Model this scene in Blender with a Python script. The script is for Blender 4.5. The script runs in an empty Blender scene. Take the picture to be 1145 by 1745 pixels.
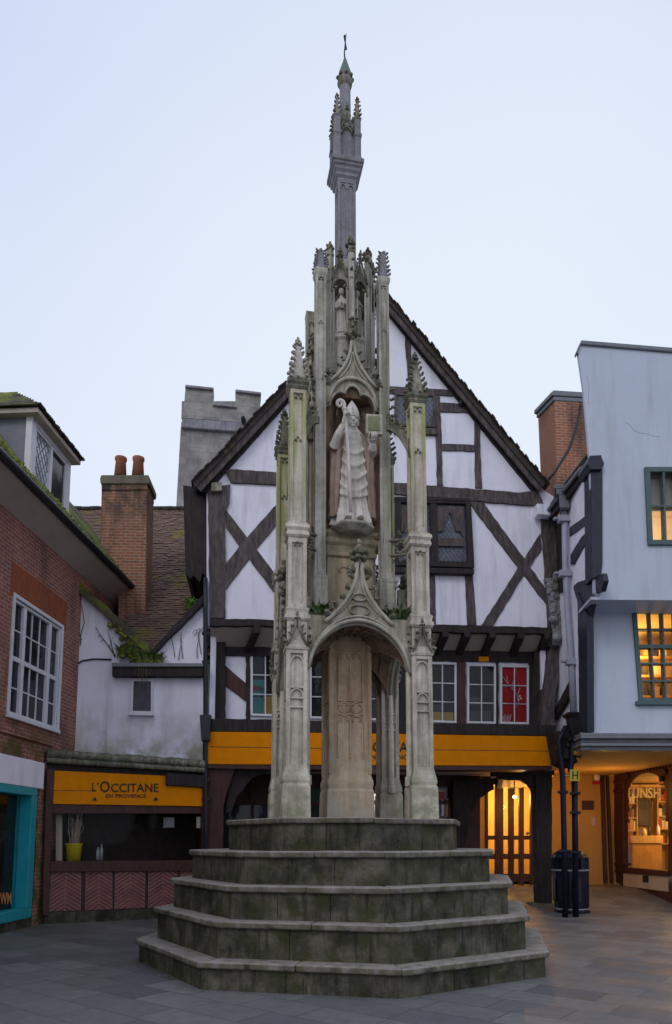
import bpy, bmesh, math, random
from mathutils import Vector, Matrix
random.seed(7)
R = math.radians
sc = bpy.context.scene
COL = sc.collection

# ------------------------------------------------------------------ camera
F, PITCH, CX, CY, EYE = 1214.0, R(7.0), 572.5, 1281.0, 1.6
cam_d = bpy.data.cameras.new("camera"); cam = bpy.data.objects.new("camera", cam_d); COL.objects.link(cam)
cam.location = (0, 0, EYE); cam.rotation_euler = (R(90) + PITCH, 0, 0)
cam_d.sensor_fit = 'AUTO'; cam_d.sensor_width = 36.0
cam_d.lens = 36.0 * F / 1745.0
cam_d.shift_y = (CY - 872.5) / 1745.0
cam_d.clip_end = 800; cam_d.clip_start = 0.05
sc.camera = cam

def ray(px, py):
    a = (px - CX) / F; b = (CY - py) / F
    return Vector((a, math.cos(PITCH) - b * math.sin(PITCH), math.sin(PITCH) + b * math.cos(PITCH)))

class Plane:
    """vertical wall plane through two ground points; outward normal faces the square"""
    def __init__(s, x0, y0, x1, y1, flip=False):
        s.a = Vector((x0, y0, 0)); s.d = Vector((x1 - x0, y1 - y0, 0)).normalized()
        s.n = Vector((s.d.y, -s.d.x, 0))
        if flip: s.n = -s.n
    def pt(s, px, py, off=0.0):
        r = ray(px, py); o = Vector((0, 0, EYE))
        a = s.a + s.n * off
        t = (a - o).dot(s.n) / r.dot(s.n)
        return o + r * t
    def moved(s, off):
        p = Plane(0, 0, 1, 0); p.a = s.a + s.n * off; p.d = s.d.copy(); p.n = s.n.copy(); return p

# ------------------------------------------------------------------ mesh builder
_ico = {}
def ico(sub):
    if sub not in _ico:
        bm = bmesh.new(); bmesh.ops.create_icosphere(bm, subdivisions=sub, radius=1.0)
        bm.verts.ensure_lookup_table()
        _ico[sub] = ([v.co.copy() for v in bm.verts], [[v.index for v in f.verts] for f in bm.faces]); bm.free()
    return _ico[sub]

class MB:
    def __init__(s): s.v = []; s.f = []; s.sm = []
    def add(s, vs, fs, smooth=False):
        b = len(s.v); s.v += [Vector(v) for v in vs]
        for f in fs: s.f.append([i + b for i in f]); s.sm.append(smooth)
        return s
    def prism(s, poly, vec):
        n = len(poly); poly = [Vector(p) for p in poly]; vec = Vector(vec)
        vs = poly + [p + vec for p in poly]
        fs = [list(range(n))[::-1], list(range(n, 2 * n))]
        for i in range(n):
            j = (i + 1) % n; fs.append([i, j, j + n, i + n])
        return s.add(vs, fs)
    def box(s, c, size, rz=0.0, M=None):
        x, y, z = (k / 2 for k in size)
        vs = [Vector((sx * x, sy * y, sz * z)) for sz in (-1, 1) for sy in (-1, 1) for sx in (-1, 1)]
        m = M if M else Matrix.Rotation(rz, 3, 'Z')
        vs = [m @ v + Vector(c) for v in vs]
        return s.add(vs, [[0, 2, 3, 1], [4, 5, 7, 6], [0, 1, 5, 4], [1, 3, 7, 5], [3, 2, 6, 7], [2, 0, 4, 6]])
    def frustum(s, c, w0, w1, z0, z1, n=4, rot=None, d0=None):
        # n-gon tapered block; w = across the corners radius for n != 4, full width for n == 4
        k = math.sqrt(0.5) if n == 4 else 1.0
        r = R(45) if (n == 4 and rot is None) else (rot or 0)
        def ring(w, z): return [Vector((c[0] + w * k * math.cos(r + 2 * math.pi * i / n), c[1] + w * k * math.sin(r + 2 * math.pi * i / n), z)) for i in range(n)]
        vs = ring(w0, z0) + ring(w1, z1)
        fs = [list(range(n))[::-1], list(range(n, 2 * n))] + [[i, (i + 1) % n, (i + 1) % n + n, i + n] for i in range(n)]
        return s.add(vs, fs)
    def stack(s, c, prof, n=4, rot=None, smooth=False):
        # prof: list of (z, w)
        k = math.sqrt(0.5) if n == 4 else 1.0
        r = R(45) if (n == 4 and rot is None) else (rot or 0)
        vs = []; m = len(prof)
        for z, w in prof:
            vs += [Vector((c[0] + w * k * math.cos(r + 2 * math.pi * i / n), c[1] + w * k * math.sin(r + 2 * math.pi * i / n), z)) for i in range(n)]
        s.add(vs, [[a * n + i, a * n + (i + 1) % n, (a + 1) * n + (i + 1) % n, (a + 1) * n + i] for a in range(m - 1) for i in range(n)], smooth)
        b = len(s.v) - len(vs)
        s.f.append([b + i for i in range(n)][::-1]); s.f.append([b + (m - 1) * n + i for i in range(n)]); s.sm += [False, False]
        return s
    def tube(s, path, rad, n=8, smooth=True, closed=False):
        path = [Vector(p) for p in path]; m = len(path)
        if not hasattr(rad, '__len__'): rad = [rad] * m
        vs = []; up = Vector((0, 0, 1)); prev = None
        for i, p in enumerate(path):
            if closed: t = path[(i + 1) % m] - path[i - 1]
            else: t = path[min(i + 1, m - 1)] - path[max(i - 1, 0)]
            t.normalize()
            if prev is None:
                a = t.cross(up)
                if a.length < 1e-3: a = t.cross(Vector((1, 0, 0)))
            else: a = prev - t * prev.dot(t)
            a.normalize(); prev = a; b = t.cross(a)
            vs += [p + (a * math.cos(2 * math.pi * k / n) + b * math.sin(2 * math.pi * k / n)) * rad[i] for k in range(n)]
        L = m if closed else m - 1
        s.add(vs, [[i * n + k, i * n + (k + 1) % n, ((i + 1) % m) * n + (k + 1) % n, ((i + 1) % m) * n + k] for i in range(L) for k in range(n)], smooth)
        if not closed:
            b = len(s.v) - len(vs)
            s.f.append([b + k for k in range(n)][::-1]); s.f.append([b + (m - 1) * n + k for k in range(n)]); s.sm += [False, False]
        return s
    def loft(s, rings, smooth=True, caps=True):
        n = len(rings[0]); vs = [p for r in rings for p in r]; m = len(rings)
        s.add(vs, [[i * n + k, i * n + (k + 1) % n, (i + 1) * n + (k + 1) % n, (i + 1) * n + k] for i in range(m - 1) for k in range(n)], smooth)
        if caps:
            b = len(s.v) - len(vs)
            s.f.append([b + k for k in range(n)][::-1]); s.f.append([b + (m - 1) * n + k for k in range(n)]); s.sm += [smooth, smooth]
        return s
    def blob(s, c, size, sub=1, jit=0.15, smooth=False):
        vs, fs = ico(sub); c = Vector(c)
        if not hasattr(size, '__len__'): size = (size,) * 3
        s.add([c + Vector((v.x * size[0], v.y * size[1], v.z * size[2])) * (1 + random.uniform(-jit, jit)) for v in vs], fs, smooth)
        return s
    def xf(s, M, start=0):
        for i in range(start, len(s.v)): s.v[i] = M @ s.v[i]
        return s
    def merge(s, o, M=None):
        b = len(s.v); s.v += [(M @ v) if M else v.copy() for v in o.v]
        s.f += [[i + b for i in f] for f in o.f]; s.sm += o.sm; return s
    def build(s, name, mat, parent=None, local=False, bevel=0.0, label=None, uv=True, seg=2):
        me = bpy.data.meshes.new(name); me.from_pydata(s.v, [], s.f)
        bm = bmesh.new(); bm.from_mesh(me); bmesh.ops.recalc_face_normals(bm, faces=bm.faces[:])
        for f, k in zip(bm.faces, s.sm): f.smooth = k
        if uv:
            L = bm.loops.layers.uv.new("UVMap"); Z = Vector((0, 0, 1))
            for f in bm.faces:
                n = f.normal; t = Z.cross(n)
                if t.length < 1e-3: t = Vector((1, 0, 0)); b = Vector((0, 1, 0))
                else: t.normalize(); b = n.cross(t)
                for l in f.loops: l[L].uv = (l.vert.co.dot(t), l.vert.co.dot(b))
        bm.to_mesh(me); bm.free()
        ms = mat if isinstance(mat, (list, tuple)) else [mat]
        for m in ms: me.materials.append(m)
        o = bpy.data.objects.new(name, me); COL.objects.link(o)
        if parent is not None:
            o.parent = parent
            if not local: o.matrix_parent_inverse = WORLD(parent).inverted()
        if bevel > 0:
            b = o.modifiers.new("bevel", 'BEVEL'); b.width = bevel; b.segments = seg; b.limit_method = 'ANGLE'; b.angle_limit = R(40)
        if label: o['label'] = label
        return o

def WORLD(o):
    m = o.matrix_basis.copy()
    if o.parent: return WORLD(o.parent) @ o.matrix_parent_inverse @ m
    return m
def tag(o, label, cat, group=None, kind=None):
    if label: o['label'] = label
    if cat: o['category'] = cat
    if group: o['group'] = group
    if kind: o['kind'] = kind
    return o
def thing(name, label, cat, loc=(0, 0, 0), rz=0.0, group=None):
    o = bpy.data.objects.new(name, None); COL.objects.link(o); o.location = loc; o.rotation_euler = (0, 0, rz)
    o.empty_display_size = 0.2
    return tag(o, label, cat, group)

def wobble(poly, step=0.14, amp=0.008):
    out = []; n = len(poly)
    for i in range(n):
        a, b = poly[i], poly[(i + 1) % n]; k = max(1, int((b - a).length / step))
        for j in range(k):
            p = a.lerp(b, j / k)
            if j: 
                d = (b - a).normalized(); w = Vector((-d.z * 0 , 0, 0))
                p = p + Vector((random.uniform(-amp, amp), 0, random.uniform(-amp, amp)))
            out.append(p)
    return out

def panel(pl, pts, off0, off1, wob=0.0, mb=None):
    """slab whose outline (photo pixels unprojected on the wall plane) runs from off0 to off1 along the normal"""
    mb = mb or MB(); fr = max(off0, off1); poly = [pl.pt(x, y, fr) for x, y in pts]
    if wob: poly = wobble(poly, amp=wob)
    return mb.prism(poly, pl.n * (min(off0, off1) - fr))
def quad(pl, x0, y0, x1, y1, off0, off1, mb=None):
    return panel(pl, [(x0, y0), (x1, y0), (x1, y1), (x0, y1)], off0, off1, mb=mb)

# ------------------------------------------------------------------ materials
def nmat(name):
    m = bpy.data.materials.new(name); m.use_nodes = True; nt = m.node_tree; nt.nodes.clear()
    out = nt.nodes.new('ShaderNodeOutputMaterial'); p = nt.nodes.new('ShaderNodeBsdfPrincipled'); nt.links.new(p.outputs[0], out.inputs[0])
    return m, nt, p
def N(nt, t, **kw):
    n = nt.nodes.new(t)
    for k, v in kw.items():
        if k.startswith('i_'): n.inputs[k[2:].replace('_', ' ')].default_value = v
        else: setattr(n, k, v)
    return n
def noise(nt, co, scale, detail=5, rough=0.6, vec=None):
    n = N(nt, 'ShaderNodeTexNoise'); n.inputs['Scale'].default_value = scale; n.inputs['Detail'].default_value = detail; n.inputs['Roughness'].default_value = rough
    if vec is not None:
        mp = N(nt, 'ShaderNodeMapping'); mp.inputs['Scale'].default_value = vec; nt.links.new(co, mp.inputs[0]); nt.links.new(mp.outputs[0], n.inputs[0])
    else: nt.links.new(co, n.inputs[0])
    return n.outputs['Fac']
def ramp(nt, fac, a, b, ca=0.0, cb=1.0):
    r = N(nt, 'ShaderNodeMapRange'); r.inputs[1].default_value = a; r.inputs[2].default_value = b; r.inputs[3].default_value = ca; r.inputs[4].default_value = cb
    nt.links.new(fac, r.inputs[0]); return r.outputs[0]
def mix(nt, fac, a, b, mode='MIX'):
    m = N(nt, 'ShaderNodeMix', data_type='RGBA', blend_type=mode)
    for sock, v in ((m.inputs[0], fac), (m.inputs[6], a), (m.inputs[7], b)):
        if isinstance(v, (int, float)): sock.default_value = v
        elif isinstance(v, (tuple, list)): sock.default_value = (*v[:3], 1)
        else: nt.links.new(v, sock)
    return m.outputs[2]
def math_(nt, op, a, b=None):
    m = N(nt, 'ShaderNodeMath', operation=op)
    for i, v in enumerate((a, b)):
        if v is None: continue
        if isinstance(v, (int, float)): m.inputs[i].default_value = v
        else: nt.links.new(v, m.inputs[i])
    return m.outputs[0]
def bump(nt, p, h, strength=0.4, dist=0.01, prev=None):
    b = N(nt, 'ShaderNodeBump'); b.inputs['Strength'].default_value = strength; b.inputs['Distance'].default_value = dist
    nt.links.new(h, b.inputs['Height'])
    if prev is not None: nt.links.new(prev, b.inputs['Normal'])
    nt.links.new(b.outputs[0], p.inputs['Normal']); return b.outputs[0]
def coords(nt):
    c = N(nt, 'ShaderNodeTexCoord'); return c.outputs['Object'], c.outputs['UV']
def sepz(nt, co):
    s = N(nt, 'ShaderNodeSeparateXYZ'); nt.links.new(co, s.inputs[0]); return s.outputs
def upness(nt):
    g = N(nt, 'ShaderNodeNewGeometry'); return sepz(nt, g.outputs['Normal'])[2]

def stone(name, c1, c2, soot=(0.07, 0.065, 0.055), soot_amt=0.5, lichen=(0.17, 0.19, 0.07), lich_amt=0.4, lich_z=None, joints=None, ledge=(0.06, 0.075, 0.035), ledge_amt=0.7, bs=0.5, fine=30, streak=(7, 7, 0.5), low_green=None):
    m, nt, p = nmat(name); co, uv = coords(nt)
    base = mix(nt, ramp(nt, noise(nt, co, 2.2, 8), 0.35, 0.65), c1, c2)
    base = mix(nt, ramp(nt, noise(nt, co, 14, 6), 0.4, 0.75, 0, 0.45), base, tuple(k * 0.55 for k in c1))
    # pale lichen freckles
    base = mix(nt, ramp(nt, noise(nt, co, 38, 3), 0.62, 0.72, 0, 0.35), base, tuple(min(1, k * 1.35) for k in c2))
    st = ramp(nt, noise(nt, co, 1.0, 6, 0.65, vec=streak), 0.48, 0.68, 0, soot_amt)
    base = mix(nt, st, base, soot)
    lf = ramp(nt, noise(nt, co, 1.0, 6, 0.6, vec=(7, 7, 0.6)), 0.42, 0.56, 0, lich_amt)
    z = sepz(nt, co)[2]
    if lich_z:
        lf = math_(nt, 'MULTIPLY', lf, math_(nt, 'MULTIPLY', ramp(nt, z, lich_z[0], lich_z[0] + 0.5), ramp(nt, z, lich_z[1], lich_z[1] + 0.5, 1, 0)))
    base = mix(nt, lf, base, lichen)
    if low_green:
        g = math_(nt, 'MULTIPLY', ramp(nt, z, low_green[0], low_green[1], 1, 0), ramp(nt, noise(nt, co, 5, 6), 0.35, 0.6, 0.1, 0.85))
        base = mix(nt, g, base, low_green[2])
    up = math_(nt, 'MULTIPLY', ramp(nt, upness(nt), 0.35, 0.8), ramp(nt, noise(nt, co, 9, 5), 0.3, 0.6, 0.2, ledge_amt))
    base = mix(nt, up, base, ledge)
    hh = math_(nt, 'ADD', noise(nt, co, fine, 6), math_(nt, 'MULTIPLY', noise(nt, co, 6, 4), 1.5))
    if joints:
        br = N(nt, 'ShaderNodeTexBrick'); nt.links.new(uv, br.inputs[0]); br.inputs['Scale'].default_value = 1.0
        br.inputs['Brick Width'].default_value = joints[0]; br.inputs['Row Height'].default_value = joints[1]; br.inputs['Mortar Size'].default_value = joints[2]; br.inputs['Mortar Smooth'].default_value = 0.3
        br.inputs['Color1'].default_value = (0.7, 0.7, 0.7, 1); br.inputs['Color2'].default_value = (1.15, 1.12, 1.08, 1); br.inputs['Mortar'].default_value = (0.75, 0.73, 0.7, 1)
        base = mix(nt, 0.8, base, br.outputs['Color'], 'MULTIPLY')
        hh = math_(nt, 'SUBTRACT', hh, br.outputs['Fac'])
    nt.links.new(base, p.inputs['Base Color']); p.inputs['Roughness'].default_value = 0.9; p.inputs['Specular IOR Level'].default_value = 0.2
    bump(nt, p, hh, bs, 0.012); return m

def brick(name, cols, mortar, bw=0.225, rh=0.075, ms=0.009, moss=None, dirt=0.5, rot=0.0):
    m, nt, p = nmat(name); co, uv = coords(nt)
    mp = N(nt, 'ShaderNodeMapping'); nt.links.new(uv, mp.inputs[0]); mp.inputs['Rotation'].default_value = (0, 0, rot)
    wob = N(nt, 'ShaderNodeTexNoise'); wob.inputs['Scale'].default_value = 5; nt.links.new(uv, wob.inputs[0])
    vm = N(nt, 'ShaderNodeVectorMath', operation='MULTIPLY_ADD'); nt.links.new(wob.outputs['Color'], vm.inputs[0]); vm.inputs[1].default_value = (0.012, 0.012, 0); nt.links.new(mp.outputs[0], vm.inputs[2])
    br = N(nt, 'ShaderNodeTexBrick'); nt.links.new(vm.outputs[0], br.inputs[0]); br.inputs['Scale'].default_value = 1.0
    br.inputs['Brick Width'].default_value = bw; br.inputs['Row Height'].default_value = rh; br.inputs['Mortar Size'].default_value = ms; br.inputs['Mortar Smooth'].default_value = 0.2; br.inputs['Bias'].default_value = -0.1
    br.inputs['Color1'].default_value = (*cols[0], 1); br.inputs['Color2'].default_value = (*cols[1], 1); br.inputs['Mortar'].default_value = (*mortar, 1)
    c = mix(nt, ramp(nt, noise(nt, co, 1.3, 5), 0.45, 0.62, 0, 0.6), br.outputs['Color'], cols[2], 'MIX')
    c = mix(nt, math_(nt, 'MULTIPLY', br.outputs['Fac'], 0.8), c, mortar)
    c = mix(nt, ramp(nt, noise(nt, co, 22, 4), 0.35, 0.7, 0, 0.45), c, tuple(k * 0.4 for k in cols[0]))
    c = mix(nt, ramp(nt, noise(nt, co, 0.8, 5, vec=(2, 2, 0.6)), 0.5, 0.7, 0, dirt), c, (0.04, 0.032, 0.028))
    if moss:
        z = sepz(nt, co)[2]
        c = mix(nt, math_(nt, 'MULTIPLY', ramp(nt, z, moss[0], moss[1], 1, 0), ramp(nt, noise(nt, co, 3, 5), 0.4, 0.6)), c, moss[2])
    nt.links.new(c, p.inputs['Base Color']); p.inputs['Roughness'].default_value = 0.9; p.inputs['Specular IOR Level'].default_value = 0.2
    h = math_(nt, 'SUBTRACT', math_(nt, 'MULTIPLY', noise(nt, co, 30, 4), 0.6), br.outputs['Fac'])
    bump(nt, p, h, 0.6, 0.012); return m

def render_mat(name, col, dirt=(0.2, 0.19, 0.17), amt=0.5, moss=None, scale=1.0):
    m, nt, p = nmat(name); co, uv = coords(nt)
    c = mix(nt, ramp(nt, noise(nt, co, 1.6 * scale, 6), 0.35, 0.7, 0, 0.5), col, tuple(k * 0.84 for k in col))
    c = mix(nt, ramp(nt, noise(nt, co, 0.9, 6, 0.65, vec=(4, 4, 0.5)), 0.52, 0.75, 0, amt), c, dirt)
    c = mix(nt, ramp(nt, noise(nt, co, 16, 6), 0.6, 0.75, 0, 0.25), c, dirt)
    if moss:
        z = sepz(nt, co)[2]
        for zz in moss:
            c = mix(nt, math_(nt, 'MULTIPLY', ramp(nt, z, zz[0], zz[1], 1, 0), ramp(nt, noise(nt, co, 2.5, 6), 0.38, 0.6)), c, zz[2])
    nt.links.new(c, p.inputs['Base Color']); p.inputs['Roughness'].default_value = 0.85; p.inputs['Specular IOR Level'].default_value = 0.25
    bump(nt, p, math_(nt, 'ADD', noise(nt, co, 4, 4), math_(nt, 'MULTIPLY', noise(nt, co, 45, 3), 0.25)), 0.35, 0.02); return m

def wood(name, c1, c2, vec=(14, 14, 2), rough=0.75, bs=0.5, spec=0.3):
    m, nt, p = nmat(name); co, uv = coords(nt)
    c = mix(nt, ramp(nt, noise(nt, co, 1.0, 7, 0.65, vec=vec), 0.35, 0.65), c1, c2)
    c = mix(nt, ramp(nt, noise(nt, co, 3, 5), 0.5, 0.75, 0, 0.5), c, tuple(k * 0.5 for k in c1))
    nt.links.new(c, p.inputs['Base Color']); p.inputs['Roughness'].default_value = rough; p.inputs['Specular IOR Level'].default_value = spec
    bump(nt, p, noise(nt, co, 1.5, 7, 0.65, vec=vec), bs, 0.012); return m

def paint(name, col, rough=0.5, var=0.15, metal=0.0, spec=0.4, bs=0.15, dirt=0.3, emit=0.0):
    m, nt, p = nmat(name); co, uv = coords(nt)
    c = mix(nt, ramp(nt, noise(nt, co, 5, 6), 0.35, 0.7, 0, 1), col, tuple(k * (1 - var) for k in col))
    c = mix(nt, ramp(nt, noise(nt, co, 2, 7, 0.7, vec=(3, 3, 0.7)), 0.55, 0.75, 0, dirt), c, tuple(k * 0.35 for k in col))
    nt.links.new(c, p.inputs['Base Color']); p.inputs['Metallic'].default_value = metal
    nt.links.new(ramp(nt, noise(nt, co, 12, 4), 0.3, 0.7, max(0, rough - 0.12), min(1, rough + 0.15)), p.inputs['Roughness'])
    p.inputs['Specular IOR Level'].default_value = spec
    bump(nt, p, noise(nt, co, 18, 5), bs, 0.006)
    if emit:
        nt.links.new(c, p.inputs['Emission Color']); p.inputs['Emission Strength'].default_value = emit
    return m

def glass(name, tint=(0.9, 0.93, 0.95), dark=False, refl=0.4):
    m = bpy.data.materials.new(name); m.use_nodes = True; nt = m.node_tree; nt.nodes.clear()
    out = N(nt, 'ShaderNodeOutputMaterial')
    if dark:
        p = N(nt, 'ShaderNodeBsdfPrincipled'); nt.links.new(p.outputs[0], out.inputs[0]); co, uv = coords(nt)
        c = mix(nt, ramp(nt, noise(nt, co, 2.5, 3), 0.4, 0.65), tint, tuple(k * 0.35 for k in tint))
        nt.links.new(c, p.inputs['Base Color']); p.inputs['Roughness'].default_value = 0.08; p.inputs['Specular IOR Level'].default_value = 0.3
        bump(nt, p, noise(nt, co, 3.5, 2), 0.12, 0.02); return m
    t = N(nt, 'ShaderNodeBsdfTransparent'); t.inputs[0].default_value = (*tint, 1)
    g = N(nt, 'ShaderNodeBsdfGlossy'); g.inputs['Roughness'].default_value = 0.04
    fr = N(nt, 'ShaderNodeFresnel'); fr.inputs[0].default_value = 1.45
    co, uv = coords(nt); b = N(nt, 'ShaderNodeBump'); b.inputs['Strength'].default_value = 0.12; b.inputs['Distance'].default_value = 0.02
    nt.links.new(noise(nt, co, 3.5, 2), b.inputs['Height']); nt.links.new(b.outputs[0], g.inputs['Normal'])
    mx = N(nt, 'ShaderNodeMixShader'); nt.links.new(math_(nt, 'MULTIPLY', fr.outputs[0], refl), mx.inputs[0]); nt.links.new(t.outputs[0], mx.inputs[1]); nt.links.new(g.outputs[0], mx.inputs[2])
    nt.links.new(mx.outputs[0], out.inputs[0]); return m

def emit(name, col, s):
    m = bpy.data.materials.new(name); m.use_nodes = True; nt = m.node_tree; nt.nodes.clear()
    out = N(nt, 'ShaderNodeOutputMaterial'); e = N(nt, 'ShaderNodeEmission'); e.inputs[0].default_value = (*col, 1); e.inputs[1].default_value = s
    nt.links.new(e.outputs[0], out.inputs[0]); return m

M = {}
M['stone'] = stone('pale_limestone', (0.52, 0.45, 0.365), (0.74, 0.66, 0.56), soot=(0.10, 0.092, 0.08), soot_amt=0.65, lichen=(0.34, 0.36, 0.12), lich_amt=0.85, lich_z=(5.9, 7.6), low_green=(1.9, 3.6, (0.19, 0.20, 0.12)))
M['stone_up'] = stone('weathered_limestone', (0.40, 0.365, 0.32), (0.63, 0.585, 0.52), soot=(0.06, 0.06, 0.055), soot_amt=0.75, lichen=(0.19, 0.21, 0.09), lich_amt=0.35, ledge=(0.06, 0.06, 0.045))
M['stone_top'] = stone('grey_spire_limestone', (0.25, 0.235, 0.27), (0.36, 0.34, 0.385), soot_amt=0.5, lichen=(0.15, 0.16, 0.11), lich_amt=0.25, ledge=(0.05, 0.05, 0.04))
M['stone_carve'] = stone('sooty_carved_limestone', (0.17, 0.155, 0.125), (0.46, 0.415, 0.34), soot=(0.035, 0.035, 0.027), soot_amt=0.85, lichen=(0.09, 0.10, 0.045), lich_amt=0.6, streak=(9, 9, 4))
M['stone_arch'] = stone('mossy_arch_limestone', (0.33, 0.29, 0.23), (0.54, 0.475, 0.385), soot=(0.04, 0.04, 0.03), soot_amt=0.85, lichen=(0.15, 0.155, 0.085), lich_amt=0.5, streak=(5, 5, 1.0))
M['stone_mid'] = stone('beige_limestone', (0.38, 0.30, 0.20), (0.50, 0.41, 0.30), soot=(0.09, 0.075, 0.055), soot_amt=0.6, lich_amt=0.3)
M['stone_soot'] = stone('soot_black_stone', (0.13, 0.105, 0.085), (0.21, 0.175, 0.14), soot_amt=0.5, lich_amt=0.2)
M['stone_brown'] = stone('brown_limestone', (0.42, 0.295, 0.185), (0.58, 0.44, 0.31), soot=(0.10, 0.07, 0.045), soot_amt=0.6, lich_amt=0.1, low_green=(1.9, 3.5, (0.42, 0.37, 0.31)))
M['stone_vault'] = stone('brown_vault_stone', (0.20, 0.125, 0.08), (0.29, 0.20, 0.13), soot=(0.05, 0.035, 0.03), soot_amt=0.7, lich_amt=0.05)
M['statue'] = stone('cream_statue_stone', (0.63, 0.575, 0.54), (0.80, 0.745, 0.71), soot=(0.22, 0.16, 0.12), soot_amt=0.45, lichen=(0.3, 0.28, 0.16), lich_amt=0.3, ledge=(0.3, 0.28, 0.2), ledge_amt=0.35, streak=(9, 9, 0.8), bs=0.25)
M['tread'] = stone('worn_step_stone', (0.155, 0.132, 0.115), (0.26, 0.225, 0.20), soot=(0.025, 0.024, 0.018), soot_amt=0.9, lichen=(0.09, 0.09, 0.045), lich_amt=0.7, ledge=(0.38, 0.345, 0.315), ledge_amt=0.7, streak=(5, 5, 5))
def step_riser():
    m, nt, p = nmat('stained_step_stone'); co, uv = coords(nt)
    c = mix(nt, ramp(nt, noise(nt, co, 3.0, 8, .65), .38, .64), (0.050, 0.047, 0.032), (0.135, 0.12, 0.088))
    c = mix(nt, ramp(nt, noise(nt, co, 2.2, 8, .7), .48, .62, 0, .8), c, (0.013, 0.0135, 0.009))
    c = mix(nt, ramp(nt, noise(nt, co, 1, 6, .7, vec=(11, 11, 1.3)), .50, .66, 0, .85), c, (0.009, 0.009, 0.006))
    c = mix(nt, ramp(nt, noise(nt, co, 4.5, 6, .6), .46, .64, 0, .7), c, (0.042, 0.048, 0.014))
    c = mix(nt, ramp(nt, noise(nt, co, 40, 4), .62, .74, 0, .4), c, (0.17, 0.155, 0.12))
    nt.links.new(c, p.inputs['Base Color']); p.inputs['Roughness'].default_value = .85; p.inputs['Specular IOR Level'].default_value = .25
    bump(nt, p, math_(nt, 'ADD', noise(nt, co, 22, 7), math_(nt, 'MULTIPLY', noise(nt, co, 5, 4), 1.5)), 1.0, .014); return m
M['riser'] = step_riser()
M['tower'] = stone('grey_tower_stone', (0.27, 0.255, 0.26), (0.40, 0.375, 0.37), soot=(0.16, 0.15, 0.16), soot_amt=0.5, streak=(0.6, 0.6, 0.35), lich_amt=0.1, joints=(0.9, 0.42, 0.012), ledge_amt=0.5)
M['brick'] = brick('red_brick', ((0.42, 0.145, 0.10), (0.28, 0.095, 0.075), (0.24, 0.10, 0.08)), (0.40, 0.33, 0.30), moss=(3.2, 4.3, (0.10, 0.085, 0.025)))
M['brick_red'] = brick('orange_rubbed_brick', ((0.36, 0.10, 0.045), (0.27, 0.08, 0.045), (0.27, 0.085, 0.05)), (0.33, 0.12, 0.06), bw=0.07, rh=0.3, ms=0.003, dirt=0.2)
M['brick_old'] = brick('chimney_brick', ((0.46, 0.17, 0.09), (0.26, 0.10, 0.065), (0.40, 0.20, 0.12)), (0.42, 0.34, 0.27), ms=0.012, dirt=0.85, moss=(10.2, 9.0, (0.055, 0.045, 0.04)))
M['brick_stack'] = brick('orange_chimney_brick', ((0.46, 0.16, 0.085), (0.27, 0.10, 0.065), (0.38, 0.17, 0.10)), (0.42, 0.33, 0.26), ms=0.012, dirt=0.85)
M['herring'] = paint('dark_red_brick', (0.26, 0.082, 0.07), 0.85, var=0.5, dirt=0.5, bs=0.4)
M['cope'] = stone('pink_brown_statue_stone', (0.32, 0.22, 0.175), (0.44, 0.33, 0.27), soot=(0.08, 0.055, 0.045), soot_amt=0.6, lich_amt=0.1, streak=(9, 9, 0.8), bs=0.3)
M['stone_trim'] = stone('pale_moulded_limestone', (0.46, 0.42, 0.35), (0.58, 0.53, 0.45), soot_amt=0.5, lich_amt=0.3, streak=(5, 5, 2))
M['book_green'] = stone('lichened_book_stone', (0.19, 0.21, 0.12), (0.27, 0.28, 0.18), soot_amt=0.3, lich_amt=0.2)
M['white_gable'] = render_mat('white_gable_render', (0.86, 0.83, 0.94), (0.42, 0.39, 0.41), 0.5)
M['white_old'] = render_mat('weathered_white_render', (0.87, 0.85, 0.96), (0.42, 0.40, 0.41), 0.5, moss=((3.3, 4.6, (0.48, 0.45, 0.40)), (3.0, 3.75, (0.3, 0.29, 0.2))))
M['white_right'] = render_mat('pale_grey_render', (0.52, 0.56, 0.66), (0.33, 0.35, 0.40), 0.5, scale=0.5)
M['soffit'] = render_mat('cream_soffit_plaster', (0.52, 0.44, 0.38), (0.2, 0.16, 0.13), 0.3)
M['cheek'] = paint('blue_grey_lead_cheek', (0.20, 0.215, 0.26), 0.6)
M['timber'] = wood('brown_oak_timber', (0.045, 0.036, 0.037), (0.135, 0.108, 0.105), vec=(16, 16, 3), bs=0.9)
M['timber_dk'] = wood('black_oak_timber', (0.018, 0.014, 0.014), (0.045, 0.034, 0.034))
M['timber_red'] = wood('maroon_painted_wood', (0.05, 0.016, 0.014), (0.085, 0.03, 0.026), rough=0.5)
M['timber_blue'] = paint('blue_black_painted_oak', (0.018, 0.022, 0.04), 0.45)
M['orange'] = paint('orange_signboard_paint', (0.80, 0.25, 0.0), 0.65, var=0.14, dirt=0.25, spec=0.1)
M['letter'] = paint('black_lettering', (0.012, 0.01, 0.008), 0.5)
M['white_wood'] = paint('white_window_paint', (0.72, 0.70, 0.74), 0.5, var=0.1, dirt=0.4)
M['teal_wood'] = paint('grey_teal_window_paint', (0.075, 0.12, 0.125), 0.5)
M['turq'] = paint('turquoise_shopfront_paint', (0.015, 0.33, 0.40), 0.4)
M['glass_dk'] = glass('dark_window_glass', (0.03, 0.035, 0.045), dark=True)
M['glass_lead'] = glass('leaded_window_glass', (0.16, 0.17, 0.22), dark=True)
M['glass_pale'] = glass('painted_reflection_glass', (0.62, 0.64, 0.68), dark=True)  # pale base colour stands in for sky reflected in the pane
M['glass'] = glass('clear_window_glass')
M['glass_shop'] = glass('clear_shop_glass', (0.95, 0.95, 0.93), refl=0.12)
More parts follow.
